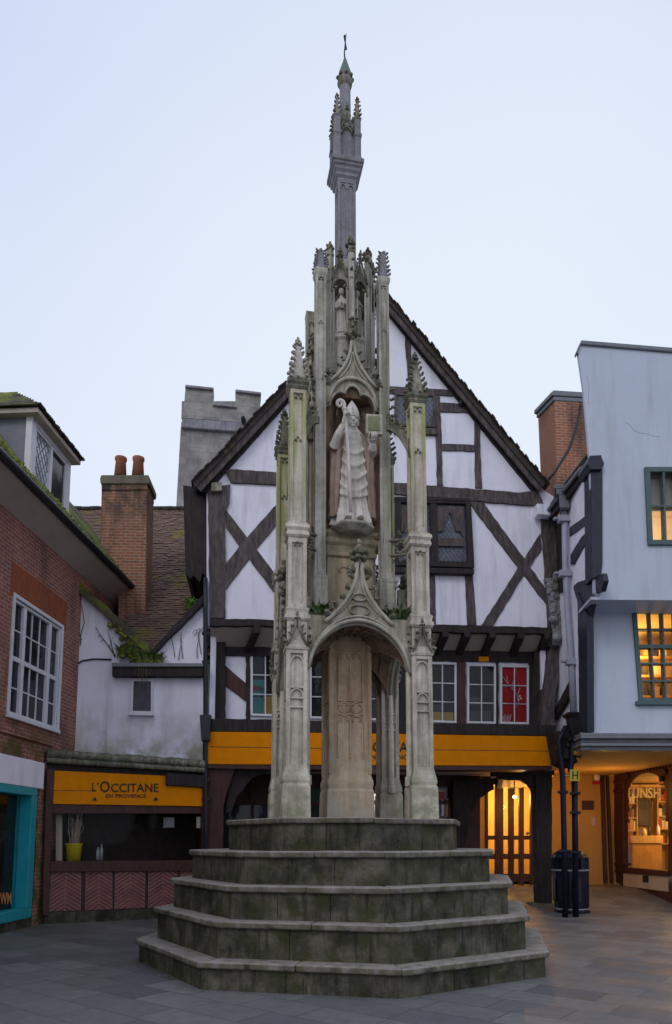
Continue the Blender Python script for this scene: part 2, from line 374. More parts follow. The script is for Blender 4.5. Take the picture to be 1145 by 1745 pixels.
M['lead'] = paint('lead_sheet', (0.19, 0.20, 0.22), 0.55, metal=0.3)
M['pipe'] = paint('grey_painted_pipe', (0.36, 0.37, 0.45), 0.45)
M['iron'] = paint('black_cast_iron', (0.012, 0.013, 0.02), 0.4)
M['iron_blue'] = paint('blue_black_cast_iron', (0.007, 0.008, 0.02), 0.4, spec=0.25)
M['gold'] = paint('dull_gilt', (0.28, 0.24, 0.18), 0.4)
M['silver'] = paint('worn_silver_band', (0.34, 0.34, 0.36), 0.4)
M['copper'] = paint('green_lead_cap', (0.12, 0.16, 0.14), 0.6)
M['metal_cross'] = paint('dark_weathered_metal', (0.05, 0.05, 0.06), 0.5, metal=0.5)
M['terracotta'] = paint('terracotta_pot', (0.36, 0.13, 0.07), 0.8, var=0.3)
M['crack'] = paint('hairline_crack', (0.27, 0.29, 0.34), 0.8)
M['yellow'] = paint('yellow_plate', (0.55, 0.42, 0.02), 0.45)
M['bucket'] = paint('yellow_bucket_paint', (0.66, 0.52, 0.015), 0.4)
M['white_box'] = paint('white_plastic', (0.75, 0.72, 0.68), 0.4)
M['red'] = paint('red_fabric', (0.58, 0.012, 0.016), 0.7, var=0.4)
M['green_obj'] = paint('green_cardboard', (0.06, 0.30, 0.04), 0.5)
M['greend'] = paint('dark_green_sign_paint', (0.004, 0.05, 0.025), 0.5)
M['teal_obj'] = paint('teal_cardboard', (0.02, 0.16, 0.17), 0.5)
M['ochre_obj'] = paint('ochre_cardboard', (0.42, 0.26, 0.03), 0.5)
M['interior'] = paint('dark_interior', (0.02, 0.012, 0.012), 0.8)
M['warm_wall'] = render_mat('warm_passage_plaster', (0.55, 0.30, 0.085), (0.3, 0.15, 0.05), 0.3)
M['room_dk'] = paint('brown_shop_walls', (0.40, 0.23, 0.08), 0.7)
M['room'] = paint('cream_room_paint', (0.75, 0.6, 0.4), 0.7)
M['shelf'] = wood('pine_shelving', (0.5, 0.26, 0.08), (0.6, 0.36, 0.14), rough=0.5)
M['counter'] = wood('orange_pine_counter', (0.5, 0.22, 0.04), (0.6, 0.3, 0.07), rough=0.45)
M['pack_a'] = paint('cream_packaging', (0.75, 0.62, 0.42), 0.5)
M['pack_b'] = paint('red_packaging', (0.5, 0.06, 0.03), 0.5)
M['pack_c'] = paint('dark_packaging', (0.05, 0.035, 0.03), 0.5)
M['pack_d'] = paint('tan_packaging', (0.5, 0.28, 0.1), 0.5)
M['gold_text'] = paint('orange_lettering', (0.62, 0.26, 0.08), 0.5)
M['cream_text'] = paint('cream_lettering', (0.9, 0.78, 0.55), 0.5)
M['lamp'] = emit('warm_lamp_glow', (1.0, 0.62, 0.22), 9.0)
M['lightbox'] = emit('white_lightbox_glow', (1.0, 0.93, 0.8), 1.0)

def tiles_mat(name, cols, moss, moss_amt, th=0.56):
    m, nt, p = nmat(name); co, uv = coords(nt)
    br = N(nt, 'ShaderNodeTexBrick'); nt.links.new(uv, br.inputs[0]); br.inputs['Scale'].default_value = 1
    br.inputs['Brick Width'].default_value = 0.165; br.inputs['Row Height'].default_value = 0.105; br.inputs['Mortar Size'].default_value = 0.004
    br.inputs['Color1'].default_value = (*cols[0], 1); br.inputs['Color2'].default_value = (*cols[1], 1); br.inputs['Mortar'].default_value = (0.02, 0.016, 0.014, 1)
    c = mix(nt, ramp(nt, noise(nt, co, 2.5, 5), 0.4, 0.65, 0, 0.7), br.outputs['Color'], cols[2])
    c = mix(nt, ramp(nt, noise(nt, co, 17, 4), 0.35, 0.7, 0, 0.6), c, tuple(k * 0.4 for k in cols[0]))
    c = mix(nt, ramp(nt, noise(nt, co, 1.1, 6), th, th + 0.1, 0, moss_amt), c, moss)
    nt.links.new(c, p.inputs['Base Color']); p.inputs['Roughness'].default_value = 0.9
    bump(nt, p, noise(nt, co, 25, 5), 0.5, 0.012); return m
M['tiles'] = tiles_mat('brown_clay_tiles', ((0.24, 0.145, 0.10), (0.15, 0.095, 0.07), (0.20, 0.135, 0.10)), (0.19, 0.17, 0.02), 0.85, 0.54)
M['tiles_dk'] = tiles_mat('dark_clay_tiles', ((0.07, 0.05, 0.045), (0.045, 0.035, 0.033), (0.06, 0.045, 0.04)), (0.1, 0.09, 0.03), 0.4)
M['tiles_moss'] = tiles_mat('mossy_clay_tiles', ((0.11, 0.09, 0.06), (0.07, 0.06, 0.045), (0.10, 0.085, 0.05)), (0.17, 0.20, 0.012), 0.95, 0.44)

def leaf_mat(name, c1, c2):
    m, nt, p = nmat(name); co, uv = coords(nt)
    c = mix(nt, ramp(nt, noise(nt, co, 9, 4), 0.35, 0.65), c1, c2)
    nt.links.new(c, p.inputs['Base Color']); p.inputs['Roughness'].default_value = 0.7; return m
M['moss'] = leaf_mat('moss_green', (0.10, 0.13, 0.012), (0.20, 0.22, 0.03))
M['leaf'] = leaf_mat('weed_green', (0.06, 0.13, 0.015), (0.13, 0.22, 0.03))
M['leaf_dk'] = leaf_mat('fern_green', (0.035, 0.07, 0.015), (0.075, 0.12, 0.03))
M['dry'] = leaf_mat('dry_stalks', (0.12, 0.08, 0.03), (0.2, 0.14, 0.04))
M['vine'] = leaf_mat('bare_vine', (0.035, 0.028, 0.025), (0.07, 0.055, 0.05))

def paving_mat():
    m, nt, p = nmat('stone_slab_paving'); co, uv = coords(nt)
    mp = N(nt, 'ShaderNodeMapping'); nt.links.new(co, mp.inputs[0]); mp.inputs['Rotation'].default_value = (0, 0, R(38))
    br = N(nt, 'ShaderNodeTexBrick'); nt.links.new(mp.outputs[0], br.inputs[0]); br.inputs['Scale'].default_value = 1
    br.offset = 0.37; br.squash = 1.5; br.squash_frequency = 3
    br.inputs['Brick Width'].default_value = 0.74; br.inputs['Row Height'].default_value = 0.46; br.inputs['Mortar Size'].default_value = 0.007; br.inputs['Mortar Smooth'].default_value = 0.3
    br.inputs['Color1'].default_value = (0.085, 0.09, 0.102, 1); br.inputs['Color2'].default_value = (0.215, 0.21, 0.212, 1); br.inputs['Mortar'].default_value = (0.035, 0.036, 0.04, 1)
    c = mix(nt, ramp(nt, noise(nt, co, 0.55, 4), 0.35, 0.65, 0.0, 0.45), br.outputs['Color'], (0.135, 0.14, 0.155))
    c = mix(nt, ramp(nt, noise(nt, co, 7, 7, 0.7), 0.4, 0.72, 0, 0.5), c, (0.085, 0.082, 0.08))
    c = mix(nt, ramp(nt, noise(nt, co, 45, 4), 0.5, 0.75, 0, 0.35), c, (0.26, 0.25, 0.24))
    vo = N(nt, 'ShaderNodeTexVoronoi'); vo.inputs['Scale'].default_value = 2.6; nt.links.new(co, vo.inputs[0])      # trodden gum spots
    c = mix(nt, ramp(nt, vo.outputs['Distance'], .055, .035, 0, .6), c, (0.30, 0.29, 0.28))
    # green algae creeping along the foot of the brick house
    s = sepz(nt, co)
    g = math_(nt, 'MULTIPLY', ramp(nt, s[0], -5.6, -4.0, 1, 0), ramp(nt, noise(nt, co, 1.7, 6), 0.4, 0.62, 0, 0.7))
    c = mix(nt, g, c, (0.085, 0.10, 0.035))
    nt.links.new(c, p.inputs['Base Color'])
    nt.links.new(ramp(nt, noise(nt, co, 1.6, 5), 0.3, 0.7, 0.35, 0.65), p.inputs['Roughness']); p.inputs['Specular IOR Level'].default_value = 0.4
    bump(nt, p, math_(nt, 'SUBTRACT', math_(nt, 'MULTIPLY', noise(nt, co, 18, 6), 0.6), br.outputs['Fac']), 0.35, 0.012); return m
M['paving'] = paving_mat()

# ------------------------------------------------------------------ lettering: real glyph meshes
def text_mb(txt, pl, x0, y_top, x1, y_bot, off, caps_big=None, thick=0.012):
    """lay the words on a wall plane between photo pixels; big first letters when caps_big is given"""
    cu = bpy.data.curves.new('t', 'FONT'); cu.body = txt; cu.size = 1.0; cu.resolution_u = 3; cu.offset = 0.012
    if caps_big:
        for i in range(len(txt)): cu.body_format[i].use_small_caps = False
    ob = bpy.data.objects.new('t', cu); COL.objects.link(ob)
    dg = bpy.context.evaluated_depsgraph_get(); dg.update(); me = bpy.data.meshes.new_from_object(ob.evaluated_get(dg))
    vs = [v.co.copy() for v in me.vertices]; fs = [list(f.vertices) for f in me.polygons]
    bpy.data.objects.remove(ob); bpy.data.curves.remove(cu); bpy.data.meshes.remove(me)
    xa = min(v.x for v in vs); xb = max(v.x for v in vs); ya = min(v.y for v in vs); yb = max(v.y for v in vs)
    A = pl.pt(x0, y_bot, off); B = pl.pt(x1, y_bot, off); C = pl.pt(x0, y_top, off); D = pl.pt(x1, y_top, off)
    def P(v):
        u = (v.x - xa) / (xb - xa); w = (v.y - ya) / (yb - ya)
        return (A.lerp(B, u)).lerp(C.lerp(D, u), w)
    mb = MB(); base = [P(v) for v in vs]; n = len(base)
    mb.add(base + [b + pl.n * thick for b in base], [f for f in fs] + [[i + n for i in f] for f in fs])
    from collections import Counter
    ed = Counter()
    for f in fs:
        for i in range(len(f)): ed[tuple(sorted((f[i], f[(i + 1) % len(f)])))] += 1
    off0 = len(mb.v) - 2 * n
    for (a, b), k in ed.items():
        if k == 1: mb.f.append([off0 + a, off0 + b, off0 + b + n, off0 + a + n]); mb.sm.append(False)
    return mb
# =================================================================== ground
def g(x, y):
    t = min(1, max(0, (y - 16.2) / 3.0)); s = t * t * (3 - 2 * t)
    u = min(1, max(0, (x - 1.5) / 2.0)); return 0.35 * s * u * u * (3 - 2 * u)
mb = MB(); xs = [-300, -120, -60, -30, -20, -14] + [-10 + 0.5 * i for i in range(45)] + [16, 24, 40, 80, 160, 300]
ys = [-250, -100, -40, -20, -10, -5] + [0.5 * i for i in range(0, 60)] + [35, 45, 70, 130, 260, 420]
nx = len(xs); vs = [(x, y, g(x, y)) for y in ys for x in xs]
mb.add(vs, [[j * nx + i, j * nx + i + 1, (j + 1) * nx + i + 1, (j + 1) * nx + i] for j in range(len(ys) - 1) for i in range(nx - 1)], True)
tag(mb.build('paved_ground', M['paving']), 'grey and buff stone slab paving of the town square', 'paving', kind='structure')

# =================================================================== window helper
class Win:
    def __init__(s, pl, tl, tr, br, bl):
        s.pl = pl; s.c = [pl.pt(*p) for p in (tl, tr, br, bl)]
    def p(s, u, v, off=0.0):
        a = s.c[0].lerp(s.c[1], u); b = s.c[3].lerp(s.c[2], u); return a.lerp(b, v) + s.pl.n * off
    def rect(s, mb, u0, v0, u1, v1, o0, o1):
        return mb.prism([s.p(u0, v0, o0), s.p(u1, v0, o0), s.p(u1, v1, o0), s.p(u0, v1, o0)], s.pl.n * (o1 - o0))
    @property
    def w(s): return (s.c[1] - s.c[0]).length
    @property
    def h(s): return (s.c[3] - s.c[0]).length
def window(parent, name, pl, c, cols, rows, fw=0.06, bw=0.022, fm='white_wood', gm='glass_dk', front=0.03, back=-0.06, sill=0.0, transom=None, label=None, heavy=None):
    W = Win(pl, *c); fu, fv = fw / W.w, fw / W.h; fr = MB()
    W.rect(fr, 0, 0, 1, fv, back, front); W.rect(fr, 0, 1 - fv, 1, 1, back, front)
    W.rect(fr, 0, fv, fu, 1 - fv, back, front); W.rect(fr, 1 - fu, fv, 1, 1 - fv, back, front)
    if sill: W.rect(fr, -0.04, 1, 1.04, 1 + sill / W.h, back, front + 0.07)
    f = fr.build(name, M[fm], parent, bevel=0.004, label=label)
    ba = MB()
    for i in range(1, cols):
        u = fu + (1 - 2 * fu) * i / cols; k = bw * (2.2 if heavy and i in heavy else 1) / 2 / W.w; W.rect(ba, u - k, fv, u + k, 1 - fv, back + 0.025, front - 0.012)
    for j in range(1, rows):
        v = fv + (1 - 2 * fv) * j / rows; k = bw / 2 / W.h
        if transom == j: k *= 2.2
        W.rect(ba, fu, v - k, 1 - fu, v + k, back + 0.022, front - (0.009 if transom == j else 0.015))
    if cols > 1 or rows > 1: ba.build('glazing_bar', M[fm], f)
    pn = MB(); W.rect(pn, fu, fv, 1 - fu, 1 - fv, back + 0.02, back + 0.03)
    pn.build('pane', M[gm], f)
    return W, f
def lattice(W, parent, u0, v0, u1, v1, off, pitch=0.11, aspect=1.45, r=0.006):
    """diamond lead cames clipped to the light"""
    mb = MB(); w = (u1 - u0) * W.w; h = (v1 - v0) * W.h; px, py = pitch, pitch * aspect
    m = py / px
    for sgn in (1, -1):
        k = -int(h / py) - 3
        while k * px < w + h / m + px:
            pts = []
            x0 = k * px
            ts = []
            for t in (0, 1):
                pass
            # line: x = x0 + sgn * y / m
            ya, yb = 0.0, h
            def X(y): return (x0 + y / m) if sgn > 0 else (x0 + (h - y) / m)
            n = 24; last = None; run = []
            for i in range(n + 1):
                y = h * i / n; x = X(y)
                if -1e-6 <= x <= w + 1e-6: run.append((x, y))
            if len(run) > 1:
                a, b = run[0], run[-1]
                mb.tube([W.p(u0 + a[0] / W.w, v0 + a[1] / W.h, off), W.p(u0 + b[0] / W.w, v0 + b[1] / W.h, off)], r, 4, False)
            k += 1
    return mb.build('leading', M['lead'], parent)

# =================================================================== timber framed house
TU = Plane(-2.74, 15.1, 4.9, 16.0); TL = TU.moved(-0.55); TA = TU.moved(-2.4)
T = thing('timber_framed_house', 'tall gabled house of black timbers and white panels behind the stone cross', 'house', (1.0, 15.6, 0))
panel(TU, [(352, 1066), (352, 826), (645, 500), (922, 833), (943, 846), (946, 1078)], -0.25, 0).build('gable_wall', M['white_gable'], T)
panel(TL, [(356, 1062), (950, 1076), (950, 1252), (350, 1230)], -0.2, 0).build('first_floor_wall', M['white_old'], T)
# body behind the gable
a = TU.pt(353, 1300); b = TU.pt(945, 1300); back = -TU.n * 9.0
for q, z1 in ((a, 8.6), (b, 8.6)):
    mb = MB(); s = TU.d * (0.12 if q is a else -0.12)
    mb.prism([Vector((q.x, q.y, 3.3)) - TU.n * 0.27, Vector((q.x, q.y, z1)) - TU.n * 0.27, Vector((q.x, q.y, z1)) + s - TU.n * 0.27, Vector((q.x, q.y, 3.3)) + s - TU.n * 0.27], back)
    mb.build('side_wall', M['white_old'], T)
def beam(pts, name='beam', pl=TU, o0=-0.05, o1=0.045, mat='timber', wob=0.010, label=None):
    return panel(pl, pts, o0, o1, wob).build(name, M[mat], T, bevel=0.008, label=label)
beam([(354, 829), (392, 825), (391, 855), (384, 872), (384, 1053), (357, 1053)], 'corner_post', o1=0.06)
beam([(382, 798), (474, 805), (724, 826), (886, 839), (916, 836), (928, 861), (886, 860), (724, 846), (474, 826), (393, 822)], 'tie_beam', o1=0.052)
beam([(385, 869), (430, 927), (478, 990), (478, 1024), (430, 960), (385, 898)], 'brace', o1=0.036)
beam([(478, 852), (430, 905), (385, 960), (385, 1006), (430, 945), (478, 886)], 'brace', o1=0.03)
beam([(357, 1054), (480, 1056), (736, 1064), (945, 1069), (945, 1080), (736, 1077), (480, 1067), (357, 1066)], 'jetty_beam', o1=0.09, mat='timber_dk')
beam([(920, 861), (946, 861), (950, 1000), (953, 1068), (934, 1068), (928, 960)], 'corner_post', o1=0.06)
beam([(799, 855), (824, 856), (880, 933), (931, 1004), (931, 1029), (870, 950)], 'brace', o1=0.036)
beam([(921, 908), (924, 935), (880, 1000), (841, 1067), (819, 1067), (872, 985)], 'brace', o1=0.03)
beam([(731, 979), (741, 979), (743, 1063), (735, 1063)], 'stud', o1=0.03)
beam([(792, 979), (806, 979), (812, 1065), (797, 1065)], 'stud', o1=0.03)
beam([(560, 656), (672, 658), (774, 664), (785, 674), (672, 670), (560, 668)], 'collar_beam', o1=0.04)
beam([(741, 675), (750, 675), (755, 827), (745, 827)], 'stud', o1=0.03)
beam([(749, 685), (797, 688), (808, 703), (749, 701)], 'rail', o1=0.032)
beam([(753, 756), (809, 758), (809, 769), (753, 767)], 'rail', o1=0.032)
beam([(808, 700), (817, 709), (822, 832), (810, 831)], 'stud', o1=0.034)
beam([(689, 566), (700, 579), (704, 659), (697, 659)], 'stud', o1=0.03)
beam([(520, 640), (528, 632), (530, 806), (520, 805)], 'stud', o1=0.03)
# windows of the gable
W, f = window(T, 'attic_window', TU, ((672, 672), (741, 674), (741, 730), (672, 728)), 3, 1, 0.05, 0.05, 'timber', 'glass_lead', 0.06, -0.005)
lattice(W, f, 0.05, 0.08, 0.95, 0.92, 0.03, 0.10)
panel(TU, [(672, 729), (745, 731), (745, 740), (672, 738)], -0.03, 0.08).build('window_sill', M['timber'], T, bevel=0.006)
W, f = window(T, 'gothic_window', TU, ((672, 850), (800, 853), (806, 970), (672, 966)), 2, 1, 0.13, 0.16, 'timber_dk', 'glass_lead', 0.11, -0.005)
lattice(W, f, 0.08, 0.1, 0.92, 0.93, 0.03, 0.10)
mb = MB()   # pointed heads and transoms cut from boards
for xa in (678, 741):
    x0, x1 = xa, xa + 50; xm = (x0 + x1) / 2
    panel(TU, [(x0, 862), (x1, 863), (x1, 918), (xm + 19, 906), (xm + 11, 905), (xm + 3, 878), (xm, 872), (xm - 3, 878), (xm - 11, 905), (xm - 19, 906), (x0, 917)], 0.04, 0.075, mb=mb)
    panel(TU, [(x0, 916), (x1, 917), (x1, 931), (x0, 930)], 0.04, 0.085, mb=mb)
mb.build('tracery_board', M['timber'], f, bevel=0.005)
panel(TU, [(672, 966), (808, 969), (808, 978), (672, 975)], -0.02, 0.15).build('window_sill', M['timber_dk'], T, bevel=0.008)
panel(TU, [(672, 846), (800, 850), (800, 854), (672, 851)], 0.0, 0.12).build('window_hood', M['timber_dk'], T, bevel=0.006)
# roof
def roof_slope(o, i, name):
    mb = MB(); panel(TU, [o[0], o[1], i[1], i[0]], 0.24, -9.0, mb=mb)
    L = (TU.pt(*o[1]) - TU.pt(*o[0])); n = int(L.length / 0.11); up = TU.n.cross(L.normalized()); up = up if up.z > 0 else -up
    for k in range(n):
        p = TU.pt(*o[0], 0.24) + L * ((k + 0.5) / n) - TU.n * random.uniform(0.07, 0.14) + up * random.uniform(-0.01, 0.025)
        ang = math.atan2(L.z, L.length and Vector((L.x, L.y)).length * (1 if L.dot(TU.d) > 0 else -1))
        m = Matrix.Rotation(math.atan2(TU.d.y, TU.d.x), 3, 'Z') @ Matrix.Rotation(-(ang + random.uniform(-0.16, -0.04) * (1 if L.dot(TU.d) > 0 else 1)), 3, 'Y')
        mb.box(p, (0.13, 0.34, 0.022), M=m)
    return mb.build(name, M['tiles_dk'], T)
roof_slope(((328, 822), (645, 484)), ((333, 830), (645, 494)), 'roof_slope')
roof_slope(((645, 484), (930, 822)), ((645, 494), (925, 830)), 'roof_slope')
for pts in ([(333, 829), (645, 493), (645, 508), (342, 837)], [(645, 493), (927, 829), (918, 836), (645, 508)]):
    panel(TU, pts, 0.14, 0.20, 0.006).build('bargeboard', M['timber'], T, bevel=0.006)
for pts in ([(343, 838), (645, 508), (645, 515), (354, 838)], [(645, 508), (917, 837), (908, 837), (645, 515)]):
    panel(TU, pts, -0.02, 0.06, 0.006).build('rafter', M['timber_dk'], T, bevel=0.006)
mb = MB(); panel(TU, [(312, 827), (351, 832), (352, 985), (345, 975), (340, 992), (330, 980), (324, 986), (316, 976)], -0.1, -2.6, mb=mb)
mb.build('tile_hung_side', M['timber_dk'], T)
mb = MB(); mb.blob(TU.pt(786, 687, 0.06), (0.07, 0.07, 0.09), 2, 0.05, True); mb.tube([TU.pt(786, 687, 0), TU.pt(786, 687, 0.12)], 0.02)
mb.build('alarm_lamp', M['iron'], T)
mb = MB(); panel(TU, [(360, 822), (378, 821), (378, 836), (360, 837)], 0.02, 0.16, mb=mb); mb.build('end_bracket', M['stone_carve'], T, bevel=0.01)
panel(TU, [(915, 858), (942, 859), (942, 878), (917, 876)], 0.06, 0.30).build('end_bracket', M['white_old'], T, bevel=0.01)
mb = MB()     # the carved corner bracket below the right post
for i in range(40):
    t = i / 39; p = TU.pt(938 + 20 * t + random.uniform(-8, 8), 985 + 108 * t, 0.09); mb.blob(p, (random.uniform(.05, .10), 0.06, random.uniform(.05, .13)), 1, 0.3)
panel(TU, [(930, 985), (950, 985), (966, 1100), (944, 1098)], 0.0, 0.09, mb=mb)
for x, y in ((943, 1055), (949, 1086)): mb.blob(TU.pt(x, y, 0.17), (0.11, 0.08, 0.10), 2, 0.1)
mb.build('carved_bracket', M['stone_top'], T)
# jetty: sloping plaster soffit with black joists
A0, A1 = TU.pt(358, 1068, -0.02), TU.pt(946, 1081, -0.02); B0, B1 = TL.pt(358, 1104, 0.0), TL.pt(946, 1112, 0.0)
mb = MB(); mb.prism([A0, B0, B0 + Vector((0, 0, .06)), A0 + Vector((0, 0, .06))], A1 - A0); mb.build('jetty_soffit', M['soffit'], T)
for px in (432, 500, 570, 640, 700, 752, 789, 832, 880, 925):
    p = TU.pt(px, 1066 + 13 * (px - 352) / 590); q = TL.pt(px - 14, 1100 + 9 * (px - 352) / 590)
    mb = MB(); s = TU.d * 0.15
    mb.prism([p + Vector((0, 0, 0)), p + TU.n * 0.10, p + TU.n * 0.10 - Vector((0, 0, .17)), q + TU.n * 0.10 - Vector((0, 0, .16)), q], s)
    mb.build('joist', M['timber_dk'], T, bevel=0.012)
# first floor timbers
beam([(354, 1101), (650, 1106), (946, 1111), (946, 1130), (650, 1124), (354, 1116)], 'window_head_beam', TL, mat='timber_dk', o1=0.06)
beam([(356, 1066), (384, 1066), (384, 1226), (358, 1226)], 'corner_post', TL, 0.0, 0.16, 'timber_dk')
beam([(384, 1134), (420, 1165), (420, 1196), (384, 1168)], 'brace', TL, mat='timber_red', o1=0.035)
for x0, x1 in ((419, 426), (478, 526), (579, 627), (679, 728), (778, 794), (845, 850), (901, 920)):
    beam([(x0, 1112), (x1, 1112), (x1, 1238), (x0, 1238)], 'window_post', TL, mat='timber_dk' if x0 != 778 else 'timber_red', o1=0.04)
beam([(936, 1106), (962, 1099), (959, 1130), (947, 1183), (944, 1238), (922, 1238), (928, 1169)], 'corner_brace', TL, 0.0, 0.42, 'timber')
beam([(909, 1110), (938, 1100), (926, 1120), (920, 1160), (918, 1238), (905, 1238), (910, 1150)], 'curved_brace', TL, 0.0, 0.2, 'timber_dk')
beam([(352, 1224), (650, 1230), (948, 1236), (948, 1254), (650, 1249), (352, 1246)], 'sill_beam', TU, -0.55, 0.06, 'timber_dk')
mb = MB(); quad(TL, 816, 1119, 833, 1127, 0.06, 0.075, mb); mb.build('orange_lit_box', M['orange'], T)  # small box, its orange paint stands in for a lit fitting
TW = [((427, 1114), (477, 1115), (477, 1222), (427, 1220)), ((527, 1117), (578, 1118), (578, 1226), (527, 1225)), ((628, 1122), (678, 1124), (678, 1229), (628, 1228)),
      ((729, 1129), (777, 1130), (777, 1233), (729, 1231)), ((795, 1132), (844, 1133), (844, 1234), (795, 1233)), ((851, 1134), (900, 1135), (900, 1235), (851, 1234))]
for i, c in enumerate(TW):
    W, f = window(T, 'sash_window', TL, c, 2, 3, 0.05, 0.025, 'white_wood', 'glass', 0.055, 0.01, label=('sash window with a red blind behind it' if i == 5 else None))
    mb = MB(); W.rect(mb, 0, 0, 1, 1, 0.002, 0.006); 
    mb.build('window_backing', M['red'] if i == 5 else M['interior'], f)
    if i == 5:
        mb = MB()
        def br(*pts): mb.tube([W.p(u, v, 0.011) for u, v in pts], 0.007, 5)
        br((.12, .2), (.28, .3), (.45, .4), (.62, .5)); br((.28, .3), (.25, .18)); br((.36, .35), (.14, .38)); br((.45, .4), (.47, .26)); br((.62, .5), (.72, .38)); br((.62, .5), (.66, .62), (.6, .7))
        for u, v in ((.7, .52), (.74, .56), (.66, .58)): mb.blob(W.p(u, v, 0.012), (.03, .006, .03), 1)
        for k in range(6): br((.1 + .05 * k, .98), (.14 + .05 * k, .86 - .03 * (k % 2)))
        mb.build('branch_pattern', M['white_box'], f)
    if i in (0, 3, 4):
        for (u0, v0, u1, v1, m) in ({0: [(.06, .42, .5, .68, 'teal_obj'), (.1, .52, .42, .6, 'red'), (.06, .7, .42, .97, 'teal_obj'), (.43, .68, .8, .97, 'ochre_obj')], 3: [(.1, .82, .9, .97, 'ochre_obj'), (.06, .7, .6, .8, 'pack_c')], 4: [(.08, .55, .5, .7, 'pack_c'), (.1, .78, .85, .97, 'pack_c')]})[i]:
            mb = MB(); W.rect(mb, u0, v0, u1, v1, 0.0065, 0.013); mb.build('window_goods', M[m], f)
# ground floor
panel(TU, [(352, 1066 + 236), (467, 1304), (940, 1306), (940, 1312), (467, 1311), (352, 1309)], -0.5, 0.05).build('sign_rail', M['timber_red'], T)
za = 3.22
def arcade_pt(px, off): p = TU.pt(px, 1300, off); return Vector((p.x, p.y, za))
mb = MB(); mb.prism([arcade_pt(352, -0.05), arcade_pt(942, -0.05), arcade_pt(942, -2.5), arcade_pt(352, -2.5)], (0, 0, 0.1)); mb.build('arcade_ceiling', M['soffit'], T)
panel(TA, [(340, 1300), (818, 1300), (818, 1560), (340, 1560)], -0.2, 0).build('arcade_back_wall', M['timber_red'], T)
quad(TA, 375, 1372, 640, 1500, 0.0, 0.02).build('shop_glass', M['glass_dk'], T)
quad(TA, 705, 1342, 775, 1490, 0.0, 0.02).build('shop_glass', M['glass_dk'], T)
mb = MB()
for x in (372, 430, 505, 550, 632, 655, 702, 776): quad(TA, x - 3, 1330, x + 3, 1545, 0.02, 0.07, mb)
quad(TA, 352, 1364, 800, 1371, 0.02, 0.06, mb); quad(TA, 352, 1490, 800, 1500, 0.02, 0.06, mb)
mb.build('shopfront_frame', M['timber_red'], T)
quad(TA, 634, 1352, 654, 1480, 0.0, 0.03).build('lit_panel', M['lightbox'], T)
quad(TA, 523, 1344, 549, 1366, 0.071, 0.085).build('green_board', M['greend'], T)
for (x0, y0, x1, y1, m) in ((741, 1349, 757, 1366, 'pack_b'), (742, 1368, 748, 1392, 'pack_a'), (752, 1362, 757, 1390, 'white_box'), (759, 1360, 764, 1392, 'pack_d'), (744, 1346, 757, 1349, 'pack_a'), (766, 1376, 772, 1398, 'pack_b')):
    quad(TA, x0, y0, x1, y1, 0.021, 0.06).build('display_card', M[m], T)
P5 = TU.moved(-0.3)
beam([(352, 1308), (400, 1308), (392, 1335), (381, 1372), (378, 1560), (352, 1560)], 'arcade_post', P5, -0.3, 0.25, 'timber_red')
beam([(400, 1309), (468, 1309), (430, 1325), (405, 1355), (393, 1385), (384, 1385), (390, 1338)], 'arcade_bracket', P5, -0.1, 0.12, 'timber_dk')
P6 = TU.moved(-0.95)
gz = TU.moved(-0.95)
beam([(912, 1318), (941, 1318), (941, 1545), (917, 1546)], 'arcade_post', P6, -0.26, 0.0, 'timber_dk')
beam([(849, 1319), (912, 1316), (912, 1362), (907, 1345), (900, 1336), (890, 1330), (849, 1328)], 'arcade_bracket', P6, -0.2, -0.04, 'timber_dk')
beam([(841, 1312), (945, 1312), (945, 1320), (841, 1322)], 'arcade_beam', P6, -0.24, 0.02, 'timber_dk')
beam([(908, 1540), (944, 1540), (946, 1549), (906, 1549)], 'post_plinth', P6, -0.36, 0.1, 'stone_carve')
beam([(772, 1330), (842, 1326), (842, 1345), (815, 1362), (800, 1390), (793, 1450), (780, 1480), (772, 1480)], 'arcade_brace', TA, 0.08, 0.3, 'timber_dk')

def fascia(name, label, outline, joint, words, dark=None, pl=TU, grp='orange shop fascia boards'):
    t = thing(name, label, 'sign', pl.pt(*outline[0], 0), group=grp)
    panel(pl, outline, 0.0, 0.07).build('signboard', M['orange'], t, bevel=0.006)
    mb = MB(); panel(pl, joint, 0.0695, 0.0712, mb=mb); mb.build('board_joint', M['timber_red'], t)
    for (w, x0, ya, x1, yb) in words: text_mb(w, pl, x0, ya, x1, yb, 0.0705, thick=0.01).build('lettering', M['letter'], t)
    return t
fascia('shop_sign', 'long orange shop fascia board below the first floor windows, behind the cross', [(352, 1247), (467, 1248), (640, 1250), (938, 1255), (938, 1305), (640, 1304), (352, 1302)],
       [(358, 1272), (640, 1276), (934, 1279.5), (934, 1280.5), (640, 1277.2), (358, 1273.2)],
       [("L", 604, 1262, 611, 1281), ("'", 613, 1262, 615, 1268), ("O", 617, 1260, 633, 1281.5), ("CCITANE", 635, 1264, 720, 1281.5), ("EN PROVENCE", 627, 1286, 700, 1294)])

